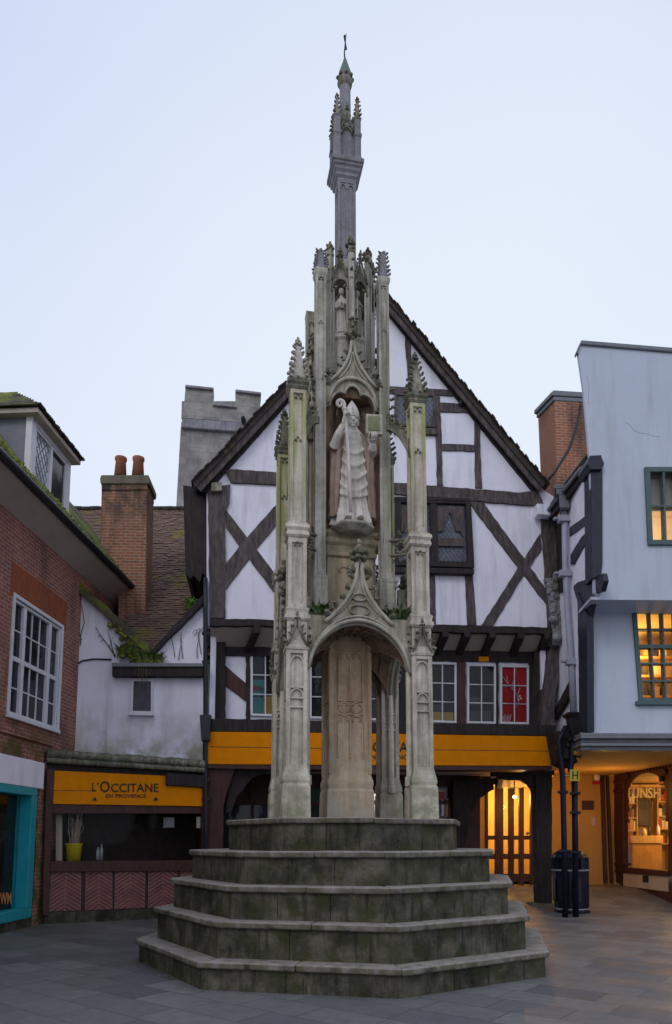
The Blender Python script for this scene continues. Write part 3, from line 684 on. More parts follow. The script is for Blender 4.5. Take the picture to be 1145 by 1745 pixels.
# =================================================================== narrow rendered house (left)
WP = Plane(-5.62, 15.05, -2.72, 15.28); SP = Plane(-5.5, 13.9, -2.78, 15.1)
H = thing('narrow_rendered_house', 'small stained white rendered house with one tiny window between brick house and timbered house', 'house', (-4.2, 15.2, 0))
panel(WP, [(117, 1298), (118, 1285), (130, 1000), (250, 1112), (262, 1112), (350, 1022), (350, 1310), (117, 1306)], -0.25, 0).build('front_wall', M['white_old'], H)
panel(WP, [(186, 1150), (347, 1152), (345, 1303), (180, 1290)], 0.0, 0.06).build('lower_wall', M['white_old'], H)
mb = MB(); panel(WP, [(128, 985), (134, 990), (252, 1098), (256, 1112), (248, 1112), (128, 1002)], -0.3, 0.16, 0.012, mb)
mb.build('verge', M['tiles_moss'], H)
mb = MB(); panel(WP, [(350, 1008), (350, 1024), (262, 1113), (254, 1112)], -0.4, 0.16, 0.012, mb); mb.build('verge', M['timber_dk'], H)
mb = MB(); panel(WP, [(190, 1129), (352, 1130), (352, 1136), (190, 1136)], 0.02, 0.3, mb=mb); mb.build('pent_ledge', M['lead'], H, bevel=0.01)
mb = MB(); panel(WP, [(191, 1136), (352, 1136), (352, 1152), (191, 1152)], 0.062, 0.26, mb=mb); mb.build('ledge_fascia', M['timber_dk'], H, bevel=0.01)
W, f = window(H, 'small_window', WP, ((225, 1158), (263, 1159), (263, 1218), (223, 1217)), 1, 1, 0.055, 0.02, 'white_wood', 'glass_dk', 0.115, 0.045, sill=0.05)
# gutter roll over the shop, filling the splay between wall and shopfront
a0, a1 = SP.pt(80, 1287, 0.12), SP.pt(348, 1305, 0.12); b0, b1 = WP.pt(112, 1283, 0), WP.pt(350, 1303, 0)
mb = MB(); mb.prism([a0, a1, b1 - WP.n * .1, b0 - WP.n * .1], (0, 0, -0.12)); mb.build('pent_roof', M['lead'], H)
mb = MB(); n = 40
mb.tube([a0.lerp(a1, i / n) + Vector((0, 0, 0.04 + random.uniform(-.012, .012))) for i in range(n + 1)], [0.085 + random.uniform(-.012, .012) for i in range(n + 1)], 8)
mb.tube([a0.lerp(a1, i / n) + Vector((0, 0, -0.09)) for i in range(n + 1)], 0.06, 8)
mb.build('gutter', M['stone_carve'], H)
panel(SP, [(80, 1296), (352, 1312), (352, 1345), (80, 1318)], -0.15, 0.0).build('shop_head', M['timber_dk'], H)
panel(SP, [(80, 1310), (93, 1310), (86, 1470), (83, 1560), (72, 1560), (76, 1400)], -0.1, 0.12).build('shop_post', M['timber_red'], H, bevel=0.008)
panel(SP, [(346, 1318), (353, 1318), (351, 1545), (343, 1545)], -0.1, 0.12).build('shop_post', M['timber_red'], H, bevel=0.008)
panel(SP, [(86, 1468), (346, 1466), (345, 1484), (85, 1486)], -0.08, 0.10).build('window_sill', M['timber_red'], H, bevel=0.01)
panel(SP, [(90, 1371), (348, 1375), (348, 1386), (90, 1386)], -0.1, 0.04).build('window_head', M['timber_red'], H)
mb = MB(); panel(SP, [(92, 1386), (346, 1386), (346, 1467), (88, 1468)], -0.02, -0.01, mb=mb); mb.build('shop_glass', M['glass_shop'], H)
mb = MB(); panel(SP, [(88, 1300), (350, 1310), (350, 1480), (84, 1480)], -0.75, -0.7, mb=mb)
for x in (86, 346):
    p = SP.pt(x, 1386, 0); q = SP.pt(x, 1470, 0); mb.prism([p - SP.n * .03, q - SP.n * .03, q - SP.n * .7, p - SP.n * .7], SP.d * 0.02)
p0 = SP.pt(88, 1468, 0); p1 = SP.pt(346, 1467, 0); mb.prism([p0 - SP.n * .02, p1 - SP.n * .02, p1 - SP.n * .72, p0 - SP.n * .72], (0, 0, -0.03))
mb.build('shop_interior', M['interior'], H)
panel(SP, [(83, 1484), (346, 1482), (344, 1548), (80, 1556)], -0.15, 0.0).build('stall_riser', M['timber_red'], H)
def herring(pl, c, name='herringbone_panel'):
    """raked bricks laid in opposed diagonals, each a raised block on a mortar bed"""
    W = Win(pl, *c); mb = MB(); W.rect(mb, 0, 0, 1, 1, 0.0, 0.02); o = mb.build(name, M['pack_a' if False else 'mortar'], H)
    b = MB(); w, h = W.w, W.h; bh, cols = 0.078, 2; cw = w / cols
    def clip(poly, lim, sgn):
        out = []
        for p, q in zip(poly, poly[1:] + poly[:1]):
            a, b_ = (p[1] - lim) * sgn, (q[1] - lim) * sgn
            if a >= 0: out.append(p)
            if a * b_ < 0: t = a / (a - b_); out.append((p[0] + (q[0] - p[0]) * t, lim))
        return out
    for c_ in range(cols):
        s = 1 if c_ == 0 else -1; k = -cw
        while k < h + cw:
            x0, x1 = c_ * cw + 0.004, (c_ + 1) * cw - 0.004; ya, yb = (k, k - cw * .62) if c_ == 0 else (k - cw * .62, k)
            n_ = 1
            for e in range(n_):
                u0, u1 = x0 + (x1 - x0) * e / n_ + (.003 if e else 0), x0 + (x1 - x0) * (e + 1) / n_ - (.003 if e < n_ - 1 else 0)
                f = lambda x: ya + (yb - ya) * (x - x0) / (x1 - x0)
                pts = clip(clip([(u0, f(u0)), (u1, f(u1)), (u1, f(u1) + bh - .015), (u0, f(u0) + bh - .015)], .006, 1), h - .006, -1)
                if len(pts) > 2: b.prism([W.p(x / w, y / h, 0.018) for x, y in pts], pl.n * random.uniform(0.010, 0.02))
            k += bh
    b.build('brickwork', M['herring'], o); return o
m_, nt_, p_ = nmat('pale_mortar'); p_.inputs['Base Color'].default_value = (0.46, 0.38, 0.34, 1); p_.inputs['Roughness'].default_value = 0.9; M['mortar'] = m_
for c in (((86, 1487), (138, 1486), (137, 1551), (83, 1553)), ((146, 1486), (191, 1485), (191, 1549), (145, 1551)), ((196, 1485), (247, 1484), (246, 1547), (195, 1549)), ((253, 1484), (301, 1483), (300, 1545), (252, 1547)), ((308, 1483), (340, 1483), (339, 1543), (307, 1545))): herring(SP, c)
panel(SP, [(78, 1555), (344, 1546), (344, 1562), (74, 1580)], -0.1, 0.05).build('plinth', M['riser'], H)
fascia('shop_sign', 'short orange shop fascia board over the dark window with herringbone brick panels', [(92, 1313), (283, 1322), (283, 1339), (349, 1343), (349, 1374), (89, 1370)],
       [(90, 1346.5), (160, 1347), (160, 1348.2), (90, 1347.6)], [("L", 157, 1333.5, 164, 1348.5), ("'", 166, 1333.5, 168, 1338), ("O", 170.5, 1331, 187, 1350), ("CCITANE", 189, 1335, 270, 1350), ("EN PROVENCE", 180, 1353.3, 249, 1359.3)], pl=SP)
mb = MB(); panel(SP, [(283, 1317), (352, 1322), (352, 1342), (283, 1338)], 0.0, 0.14, mb=mb); mb.build('gutter_shade_box', M['timber_dk'], H, bevel=0.01)  # dark box in place of the awning and gutter shading on the sign
for x in (161, 265): mb = MB(); mb.prism([SP.pt(x - 4, 1363.5, 0.072), SP.pt(x + 4, 1364, 0.072), SP.pt(x + 1, 1358, 0.072)], SP.n * 0.03); mb.build('sign_clip', M['iron'], H)
# goods in the dark window
t = thing('flower_bucket', 'yellow bucket of bare twigs standing in the dark shop window', 'bucket', SP.pt(125, 1467, -0.3))
c = SP.pt(125, 1467, -0.3); mb = MB(); r0 = 0.155
mb.stack((c.x, c.y), [(c.z, r0 * .85), (c.z + .31, r0), (c.z + .33, r0 * 1.06), (c.z + .345, r0 * 1.06)], 20, 0, True); mb.build('bucket', M['bucket'], t)
mb = MB()
for i in range(26):
    a = random.uniform(0, 6.28); r = random.uniform(0, .1); d = Vector((math.cos(a), math.sin(a), 0)); L = random.uniform(.45, .85)
    p = c + d * r + Vector((0, 0, .3)); pts = [p + d * .02 * k * random.uniform(.5, 1.6) + Vector((random.uniform(-.02, .02), 0, L * k / 4)) for k in range(5)]
    mb.tube(pts, [.007, .006, .005, .004, .003], 4)
mb.build('twigs', M['soffit'], t)
mb = MB(); quad(SP, 95, 1388, 106, 1467, -0.35, -0.3, mb); tag(mb.build('display_board', M['soffit'], bevel=.004), 'pale upright board beside the yellow bucket in the dark shop window', 'board')
mb = MB(); quad(SP, 283, 1393, 297, 1410, -0.3, -0.25, mb); quad(SP, 279, 1393, 282, 1411, -0.3, -0.25, mb); tag(mb.build('display_card', M['pipe']), 'pale blue card hanging in the middle of the dark shop window', 'card')
mb = MB(); quad(SP, 335, 1392, 347, 1411, -0.12, -0.08, mb); tag(mb.build('display_card', M['white_box']), 'whitish card hanging beside the black drainpipe in the dark shop window', 'card', 'cards hanging in the dark shop window')
for i, (x, h_) in enumerate(((166, 22), (172, 27))):
    c = SP.pt(x, 1466, -0.2); mb = MB(); k = h_ / 84; mb.stack((c.x, c.y), [(c.z, .035), (c.z + k * .7, .035), (c.z + k * .8, .014), (c.z + k, .014)], 10, 0, True)
    tag(mb.build('bottle', M['silver'] if i else M['pipe']), ('taller' if i else 'shorter') + ' of two slim bottles right of the yellow bucket', 'bottle', 'bottles in the dark shop window')
# vines and cable on the wall
mb = MB()
def vine(pts, r=0.012, pl=WP, off=0.02):
    ps = [pl.pt(x + random.uniform(-1, 1), y, off + random.uniform(0, .02)) for x, y in pts]; mb.tube(ps, [r * (1 - .6 * i / len(ps)) for i in range(len(ps))], 5)
vine([(136, 1100), (137, 1080), (143, 1062), (141, 1046), (139, 1030)], .011); vine([(138, 1090), (134, 1075), (138, 1060)], .008)
vine([(196, 1118), (186, 1103), (176, 1090), (168, 1078), (164, 1068)], .013); vine([(196, 1120), (192, 1104), (188, 1090), (185, 1078)], .009); vine([(186, 1103), (190, 1095), (192, 1085)], .006); vine([(200, 1122), (198, 1104), (192, 1095)], .007); vine([(176, 1090), (170, 1094)], .006); vine([(170, 1082), (166, 1086)], .006)
for x, y, k in ((305, 1125, 1), (312, 1122, -1), (335, 1122, .6), (342, 1115, -.5), (298, 1120, -1)):
    vine([(x, y), (x + 2 * k, y - 16), (x + 5 * k, y - 30), (x + 3 * k, y - 44)], .009)
for x, y in ((328, 1078), (334, 1076), (338, 1080), (342, 1074), (331, 1083)): vine([(x, y), (x + 4, y - 5), (x + 8, y - 3)], .007)
tag(mb.build('bare_vine', M['vine']), 'leafless dark climbing stems on the white rendered wall below the roof valley', 'vine')
mb = MB(); mb.tube([WP.pt(x, y, .03) for x, y in ((118, 1262), (120, 1210), (124, 1150), (128, 1134), (140, 1126), (160, 1123), (190, 1124))], 0.018, 6)
tag(mb.build('wall_cable', M['iron']), 'black cable running up and bending across the white rendered wall', 'cable')

# drain pipe between the two shops
t = thing('black_drainpipe', 'black iron drainpipe with brackets between the two orange shop signs', 'drainpipe', SP.pt(356, 1560, .1))
pd = TU
mb = MB(); mb.tube([pd.pt(350, y, .1) for y in (985, 1040, 1120, 1200, 1300, 1400, 1560)], .05, 10); mb.build('pipe', M['iron'], t)
for y in (1080, 1128, 1222, 1243, 1330, 1362): mb = MB(); mb.box(pd.pt(351, y, .08), (.17, .09, .05)); mb.build('bracket', M['iron'], t, bevel=.008)
mb = MB(); panel(pd, [(340, 1218), (360, 1218), (357, 1262), (343, 1262)], .02, .22, mb=mb); mb.build('hopper', M['iron'], t, bevel=.01)

# =================================================================== tiled house with chimney behind
K = thing('tiled_roof_house', 'house with a long brown tiled roof and tall brick chimney behind the white rendered wall', 'house', (-5, 18, 0))
z0 = WP.pt(255, 1112).z + 0.05; z1, y0_, y1_ = 11.75, 15.45, 21.0
sl = math.atan2(z1 - z0, y1_ - y0_); Ls = math.hypot(z1 - z0, y1_ - y0_); rows = int(Ls / .105); mb = MB()
for j in range(rows):
    s = j * Ls / rows; y = y0_ + s * math.cos(sl); z = z0 + s * math.sin(sl); sag = 0.03 * math.sin(j * .5)
    x = -9.0 + (j % 2) * .08
    while x < -2.85:
        if not (x < -5.05 and y < 17.75):
            c = Vector((x + .08, y, z)) + Vector((0, -math.sin(sl), math.cos(sl))) * (random.uniform(-.008, .012) + .012 * math.sin(x * 2.1 + j * .2)); rr = sl - .13 + random.uniform(-.04, .04)
            mb.box(c, (.158, .19, .016), M=Matrix.Rotation(random.uniform(-.02, .02), 3, 'Y') @ Matrix.Rotation(rr, 3, 'X'))
        x += .165
mb.build('roof_tiles', M['tiles'], K)
mb = MB(); mb.prism([(-9.0, y0_, z0 - .12), (-2.85, y0_, z0 - .12), (-2.85, y1_, z1 - .12), (-9.0, y1_, z1 - .12)], (0, 0.06, -.06)); mb.build('roof_deck', M['timber_dk'], K)
mb = MB()
for i in range(22): mb.tube([(-9.0 + i * .28, y1_, z1 + random.uniform(0, .02)), (-9.0 + i * .28 + .27, y1_, z1 + random.uniform(0, .02))], .09, 8)
mb.build('ridge_tiles', M['tiles_dk'], K)
mb = MB(); mb.box((-5.9, 21.4, 5.8), (6.2, .3, 11.4)); mb.build('back_wall', M['white_old'], K)
CP = Plane(-6, 16.55, -3, 16.7)
ch = panel(CP, [(173, 832), (251, 832), (249, 960), (247, 1105), (204, 1105), (200, 1000), (170, 968)], -0.75, 0.0).build('chimney', M['brick_old'], K, bevel=.01)
panel(CP, [(173, 824), (251, 824), (251, 834), (173, 834)], -0.77, 0.03).build('corbel_course', M['brick_old'], ch)
panel(CP, [(172, 809), (253, 809), (255, 815), (254, 824), (171, 824), (170, 815)], -0.80, 0.06)  .build('chimney_cap', M['stone_soot'], ch, bevel=.02)
for px in (205, 235):
    b_ = CP.pt(px, 810, -.38); mb = MB(); mb.stack((b_.x, b_.y), [(b_.z - .05, .155), (b_.z + .36, .125), (b_.z + .40, .15), (b_.z + .46, .15), (b_.z + .465, .10), (b_.z + .30, .09)], 18, 0, True)
    mb.build('chimney_pot', M['terracotta'], ch)
mb = MB(); panel(CP, [(134, 912), (172, 915), (172, 1010), (160, 1005), (136, 965)], -1.6, -0.55, mb=mb); mb.build('lead_flat', M['lead'], K, bevel=.03)

# =================================================================== brick house (left)
BP = Plane(-6.512, 0.0, -5.404, 17.6)
Bk = thing('brick_house', 'red brick house with white sash window, coved eaves and a mossy roofed dormer', 'house', (-6.0, 13.0, 0))
def bw(y, off=0.0, z=0.0): return Vector((-5.65 + .063 * (y - 13.7), y, z)) + BP.n * off
HW = Win(BP, (28, 1021), (104, 1069), (96, 1244), (14, 1216))      # window opening
y_a, y_b = HW.c[0].y, HW.c[1].y; zt = (HW.c[0].z + HW.c[1].z) / 2; zb = (HW.c[3].z + HW.c[2].z) / 2
yc = max(HW.c[2].y, HW.c[1].y); ya_ = min(HW.c[0].y, HW.c[3].y)
def wallrect(y0, y1, z0, z1, o0=-.3, o1=0.0, mb=None):
    mb = mb or MB(); return mb.prism([bw(y0, o0, z0), bw(y1, o0, z0), bw(y1, o0, z1), bw(y0, o0, z1)], BP.n * (o1 - o0))
mb = MB(); wallrect(2.0, ya_, 3.0, 7.55, mb=mb); wallrect(yc, 17.6, 3.0, 7.55, mb=mb); wallrect(ya_, yc, 3.0, zb, mb=mb); wallrect(ya_, yc, zt, 7.55, mb=mb); wallrect(13.55, 17.6, 0, 3.0, mb=mb)
mb.build('brick_wall', M['brick'], Bk)
mb = MB(); wallrect(ya_ - .16, yc + .2, zt, zt + .62, .0, .006, mb); mb.build('flat_arch', M['brick_red'], Bk)
mb = MB(); wallrect(2.0, 14.0, 3.42, 3.55, .0, .05, mb); mb.build('brick_ledge', M['brick'], Bk)
for i, (y0, y1, cols) in enumerate(((ya_, ya_ + .43, 1), (ya_ + .43, yc - .43, 3), (yc - .43, yc, 1))):
    W = Win(BP, (0, 0), (1, 0), (1, 1), (0, 1)); W.c = [bw(y0, -.1, zt), bw(y1, -.1, zt), bw(y1, -.1, zb), bw(y0, -.1, zb)]
    fr = MB(); fu, fv = .05 / W.w, .06 / W.h
    W.rect(fr, 0, 0, 1, fv, 0, .09); W.rect(fr, 0, 1 - fv, 1, 1, 0, .09); W.rect(fr, 0, fv, fu, 1 - fv, 0, .09); W.rect(fr, 1 - fu, fv, 1, 1 - fv, 0, .09)
    W.rect(fr, fu, .49, 1 - fu, .53, .01, .07); f = fr.build('sash_window', M['white_wood'], Bk, bevel=.004)
    ba = MB()
    for k in range(1, cols): u = fu + (1 - 2 * fu) * k / cols; W.rect(ba, u - .012 / W.w, fv, u + .012 / W.w, 1 - fv, .015, .05)
    for v in (.26, .76): W.rect(ba, fu, v - .006, 1 - fu, v + .006, .016, .048)
    ba.build('glazing_bar', M['white_wood'], f)
    pn = MB(); W.rect(pn, fu, fv, 1 - fu, 1 - fv, .02, .03); pn.build('pane', M['glass_dk'], f)
mb = MB(); wallrect(ya_ - .08, yc + .06, zb - .07, zb, -.1, .06, mb); mb.build('window_sill', M['white_wood'], Bk, bevel=.006)
mb = MB(); wallrect(ya_ - .07, ya_, zb, zt + .07, -.1, .03, mb); wallrect(yc, yc + .07, zb, zt + .07, -.1, .03, mb); wallrect(ya_, yc, zt, zt + .07, -.1, .03, mb); mb.build('window_surround', M['white_wood'], Bk, bevel=.006)
# coved eaves, gutter, roof
mb = MB(); mb.prism([bw(2, 0.0, 7.33), bw(2, .46, 7.60), bw(2, .46, 7.66), bw(2, -.05, 7.45)], bw(17.6) - bw(2)); mb.build('coved_eaves', M['soffit'], Bk)
mb = MB(); mb.tube([bw(2 + .4 * i, .53, 7.67 + random.uniform(-.01, .01)) for i in range(40)], .075, 8); mb.build('gutter', M['iron'], Bk)
mb = MB(); mb.prism([bw(17.58, .0, 7.1), bw(17.58, .56, 7.45), bw(17.58, .56, 7.75), bw(17.58, .0, 7.8)], bw(.05) - bw(0)); mb.build('gutter_end', M['timber_dk'], Bk)
rs = R(52); mb = MB()
mb.prism([bw(2, .50, 7.69), bw(2, .50, 7.77), bw(2, .50 - 3 * math.cos(rs), 7.77 + 3 * math.sin(rs)), bw(2, .50 - 3 * math.cos(rs), 7.61 + 3 * math.sin(rs))], bw(17.62) - bw(2)); mb.build('roof_slope', M['tiles_moss'], Bk)
mb = MB()
for i in range(420):
    y = random.uniform(10.2, 14.9) if i < 360 else random.uniform(14.9, 16.4); k = random.random() ** 2 * .55
    s_ = random.uniform(.03, .075) * (1.0 if y < 14 else .6)
    mb.blob(bw(y, .50 - k * math.cos(rs), 7.78 + k * math.sin(rs)), (s_, s_, s_ * .7), 1, .3)
tag(mb.build('roof_moss', M['moss'], Bk), None, None, kind='stuff')
# dormer
dy0, dy1, dz0 = BP.pt(56, 730, .06).y, BP.pt(118, 840, .06).y, 7.8
dz1 = (BP.pt(60, 699, .06).z + BP.pt(117, 790, .06).z) / 2
D = MB(); D.prism([bw(dy0, .05, dz0), bw(dy0, .05, dz1), bw(dy0, -2.2, dz1), bw(dy0, -2.2, dz0)], bw(.1) - bw(0)); D2 = MB(); D2.prism([bw(dy1 - .1, .05, dz0), bw(dy1 - .1, .05, dz1), bw(dy1 - .1, -2.2, dz1), bw(dy1 - .1, -2.2, dz0)], bw(.1) - bw(0))
dm = D.build('dormer', M['cheek'], Bk); D2.build('dormer_cheek', M['cheek'], dm)
mb = MB(); mb.prism([bw(dy0 - .03, .06, dz0), bw(dy0 - .03, .06, dz1), bw(dy0 - .03, -.06, dz1), bw(dy0 - .03, -.06, dz0)], bw(.16) - bw(0)); mb.prism([bw(dy1 - .13, .06, dz0), bw(dy1 - .13, .06, dz1), bw(dy1 - .13, -.06, dz1), bw(dy1 - .13, -.06, dz0)], bw(.16) - bw(0))
mb.prism([bw(dy0, .06, dz1 - .14), bw(dy0, .06, dz1), bw(dy0, -.06, dz1), bw(dy0, -.06, dz1 - .14)], bw(dy1) - bw(dy0)); mb.build('dormer_frame', M['white_wood'], dm, bevel=.006)
def bwin(y0, y1, z0, z1, off):
    W = Win(BP, (0, 0), (1, 0), (1, 1), (0, 1)); W.c = [bw(y0, off, z1), bw(y1, off, z1), bw(y1, off, z0), bw(y0, off, z0)]; return W
for k, (y0, y1) in enumerate(((dy0 + .14, (dy0 + dy1) / 2), ((dy0 + dy1) / 2, dy1 - .14))):
    W = bwin(y0, y1, dz0, dz1 - .15, 0.0); fr = MB(); fu, fv = .05 / W.w, .05 / W.h
    W.rect(fr, 0, 0, 1, fv, 0, .05); W.rect(fr, 0, 1 - fv, 1, 1, 0, .05); W.rect(fr, 0, fv, fu, 1 - fv, 0, .05); W.rect(fr, 1 - fu, fv, 1, 1 - fv, 0, .05)
    pn = MB(); W.rect(pn, fu, fv, 1 - fu, 1 - fv, 0.0, .012)
    fr_o = fr.build('dormer_casement', M['white_wood'], dm, bevel=.004); pn.build('dormer_pane', M['white_wood' if False else 'glass_pale'] if k == 0 else M['glass_dk'], dm)
    if k == 0: lattice(W, dm, .08, .04, .92, .96, .016, .15, 1.35, .009)
# dormer roof: hipped, overhanging
e0, e1, rz_ = dy0 - .16, dy1 + .12, dz1 + .07
A_ = [bw(e0, .22, rz_), bw(e1, .22, rz_), bw(e1, -2.4, rz_), bw(e0, -2.4, rz_)]; rg = [bw((dy0 + dy1) / 2 - .15, -.75, rz_ + .82), bw((dy0 + dy1) / 2 - .15, -2.4, rz_ + .82)]
mb = MB(); mb.add(A_ + rg, [[0, 1, 4], [1, 2, 5, 4], [3, 0, 4, 5], [0, 3, 2, 1], [2, 3, 5]]); mb.build('dormer_roof', M['tiles_moss'], dm)
mb = MB(); mb.prism([A_[0] + Vector((0, 0, -.12)), A_[1] + Vector((0, 0, -.12)), A_[2] + Vector((0, 0, -.12)), A_[3] + Vector((0, 0, -.12))], (0, 0, .09)); mb.build('dormer_eaves', M['soffit'], dm)
mb = MB()
for i in range(46):
    t_ = i / 45; p = A_[0].lerp(A_[1], t_) + Vector((.02, 0, random.uniform(-.02, .03))); mb.box(p, (.10, .09, .03), random.uniform(-.3, .3))
for i in range(30): p = A_[1].lerp(rg[0], i / 30) + Vector((0, 0, .02)); mb.box(p, (.14, .10, .035), random.uniform(-.4, .4))
mb.build('dormer_tiles', M['tiles_dk'], dm)
mb = MB()
for j in range(9):
    for i in range(14):
        t_ = j / 9; u = (i + .5) / 14
        a = A_[0].lerp(rg[0], t_); b = A_[3].lerp(rg[1], t_); p = a.lerp(b, u * .8)
        mb.box(p + Vector((0, -.02, .03)), (.19, .12, .02), M=Matrix.Rotation(-.05 + random.uniform(-.05, .05), 3, 'Y') @ Matrix.Rotation(.75 + random.uniform(-.06, .06), 3, 'X'))
mb.build('mossy_tiles', M['tiles_moss'], dm)
# shopfront of the brick house
mb = MB(); wallrect(2.0, 13.62, 2.55, 3.05, -.2, .06, mb); mb.build('shop_fascia', M['white_gable'], Bk, bevel=.01)
mb = MB(); wallrect(2.0, 13.42, 2.40, 2.55, -.25, .05, mb); wallrect(13.22, 13.42, .35, 2.40, -.25, .05, mb); wallrect(2.0, 13.42, .17, .35, -.25, .05, mb); mb.build('shopfront_frame', M['turq'], Bk, bevel=.012)
mb = MB(); wallrect(2.0, 13.5, 0, .17, -.25, .02, mb); mb.build('plinth', M['riser'], Bk)
mb = MB(); wallrect(2.0, 13.22, .35, 2.40, -.19, -.18, mb); mb.build('shop_glass', M['glass_shop'], Bk)
mb = MB(); wallrect(2.0, 13.5, .1, 2.7, -1.6, -1.5, mb); wallrect(2.0, 13.5, .1, .3, -1.5, -.25, mb); wallrect(13.44, 13.5, .3, 2.56, -1.5, -.26, mb); wallrect(2.0, 13.5, 2.56, 2.7, -1.5, -.25, mb); mb.build('shop_interior', M['interior'], Bk)
LT = BP
text_mb("WM", LT, 0, 1521, 19, 1541, -.178, thick=.003).build('window_lettering', M['gold_text'], Bk)
mb = MB(); wallrect(11.7, 12.25, .9, 1.7, -.6, -.4, mb); tag(mb.build('clothing_display', M['red'], bevel=.05), 'red garment hanging inside the turquoise framed shop window', 'garment')
mb = MB(); wallrect(12.45, 12.85, 1.0, 1.5, -.55, -.35, mb); tag(mb.build('display_box', M['green_obj'], bevel=.03), 'bright green box inside the turquoise framed shop window', 'box')

# =================================================================== weeds
def tuft(mb, c, n, L, spread, w=.02):
    c = Vector(c)
    for i in range(n):
        a = random.uniform(0, 6.28); d = Vector((math.cos(a), math.sin(a), 0)); l = L * random.uniform(.4, 1); b = c + d * random.uniform(0, spread); k = random.uniform(.15, .8)
        p1 = b + d * l * k * .4 + Vector((0, 0, l * .6)); p2 = b + d * l * k + Vector((0, 0, l * random.uniform(.5, 1.0))); s = Vector((-d.y, d.x, 0)) * w * random.uniform(.6, 1.4)
        mb.add([b - s * .4, b + s * .4, p1 + s, p1 - s, p2], [[0, 1, 2, 3], [3, 2, 4]])
def leafy(mb, c, n, rad, s=.03):
    c = Vector(c)
    for i in range(n):
        d = Vector((random.gauss(0, 1), random.gauss(0, 1), random.gauss(0, 1))).normalized() * (random.random() ** .5); p = c + Vector((d.x * rad[0], d.y * rad[1], d.z * rad[2]))
        u = Vector((random.gauss(0, 1), random.gauss(0, 1), random.gauss(0, .6))).normalized(); v = u.cross(Vector((random.gauss(0, 1), random.gauss(0, 1), random.gauss(0, 1)))).normalized(); k = s * random.uniform(.6, 1.5)
        mb.add([p - u * k, p + v * k * .5, p + u * k, p - v * k * .5], [[0, 1, 2, 3]])
t = thing('valley_weeds', 'clump of green and dry weeds growing in the valley gutter above the tiny window', 'weeds', WP.pt(235, 1128, .1))
mb = MB(); md = MB(); ms_ = MB()
for i in range(24):
    x = 205 + i * 2.9; y = 1128 - (10 if x < 235 else 0) * random.random() - max(0, (232 - x)) * .9 * random.random()
    p = WP.pt(x, y, random.uniform(0, .22)); tuft(mb, p, 26, .26, .09, .017); tuft(md, p, 9, .34, .1, .008)
    if x > 205: ms_.blob(p, (.08, .08, .05), 2, .25)
for x, y in ((205, 1075), (212, 1085), (218, 1098), (225, 1108), (195, 1068), (230, 1112)): p = WP.pt(x, y, .1); tuft(md, p, 16, .25, .12, .01); [ms_.blob(p + Vector((random.uniform(-.1, .1), random.uniform(-.05, .05), random.uniform(-.06, .06))), random.uniform(.03, .06), 1, .3) for _ in range(7)]
for x in (236, 240, 244, 248):
    p = WP.pt(x, 1136, .27); md.tube([p, p + Vector((.02, -.02, -.15)), p + Vector((random.uniform(-.05, .05), -.01, -.42))], .006, 4)
mb.build('green_leaves', M['leaf'], t); md.build('dry_stalks', M['dry'], t); ms_.build('moss_cushion', M['moss'], t)
mb = MB(); c = WP.pt(326, 1030, .0); leafy(mb, c, 240, (.16, .12, .22), .035); tuft(mb, c - Vector((0, 0, .2)), 30, .35, .1)
tag(mb.build('roof_fern', M['leaf']), 'bright green fern sprouting at the right edge of the tiled roof', 'fern')

# =================================================================== church tower
CT = Plane(-9, 38, -4, 38.7)
t = thing('church_tower', 'pale grey church tower with battlements rising behind the gable', 'church tower', CT.pt(370, 900))
panel(CT, [(308, 727), (440, 738), (440, 1100), (285, 1100), (301, 850)], -5.5, 0).build('tower_shaft', M['tower'], t)
panel(CT, [(311, 712), (444, 722), (446, 728), (444, 738), (309, 728), (308, 721)], -5.6, .25).build('string_course', M['stone_top'], t, bevel=.06)
panel(CT, [(316, 658), (364, 663), (363, 689), (401, 693), (402, 667), (444, 671), (443, 722), (312, 712)], -.6, .05).build('battlement', M['tower'], t)
mb = MB(); panel(CT, [(316, 655), (364, 660), (364, 664), (315, 659)], -.7, .22, mb=mb); panel(CT, [(362, 686), (403, 690), (403, 694), (362, 690)], -.7, .22, mb=mb); panel(CT, [(401, 663), (445, 668), (445, 672), (401, 667)], -.7, .22, mb=mb)
mb.build('coping', M['stone_top'], t, bevel=.03)
mb = MB(); mb.blob(CT.pt(415, 717, .5), (.17, .4, .17), 1, .15); mb.build('gargoyle', M['iron'], t)
mb = MB(); q = CT.pt(313, 712, -5.4); mb.box((q.x + 2, q.y, q.z + .4), (4.2, .5, 1.2)); mb.build('rear_parapet', M['tower'], t)

# =================================================================== right-hand house
RU = Plane(5.03, 13.5, 9.5, 13.6); RL = Plane(5.03, 14.3, 9.5, 14.4); RS = Plane(5.18, 13.5, 5.18, 16.2, flip=True)
Q = thing('pale_rendered_house', 'pale blue grey rendered house with grey teal windows, jettied over a lit shop', 'house', (7, 14.2, 0))
mb = MB()
panel(RU, [(985, 600), (990, 586), (1098, 596), (1097, 798), (1103, 930), (1106, 1022), (1028, 1022), (1012, 1010), (1010, 900), (1004, 776), (995, 670)], -.08, 0, mb=mb)
panel(RU, [(1098, 596), (1208, 607), (1208, 798), (1097, 798)], -.35, 0, mb=mb); panel(RU, [(1103, 930), (1208, 930), (1208, 1022), (1106, 1022)], -.35, 0, mb=mb)
panel(RU, [(1208, 607), (1430, 626), (1430, 1022), (1208, 1022)], -.35, 0, mb=mb)
mb.build('upper_wall', M['white_right'], Q)
panel(RU, [(983, 598), (991, 579), (1430, 615), (1430, 623), (990, 586), (985, 602)], -.12, .05).build('coping', M['lead'], Q, bevel=.02)
mb = MB(); x0 = 1000
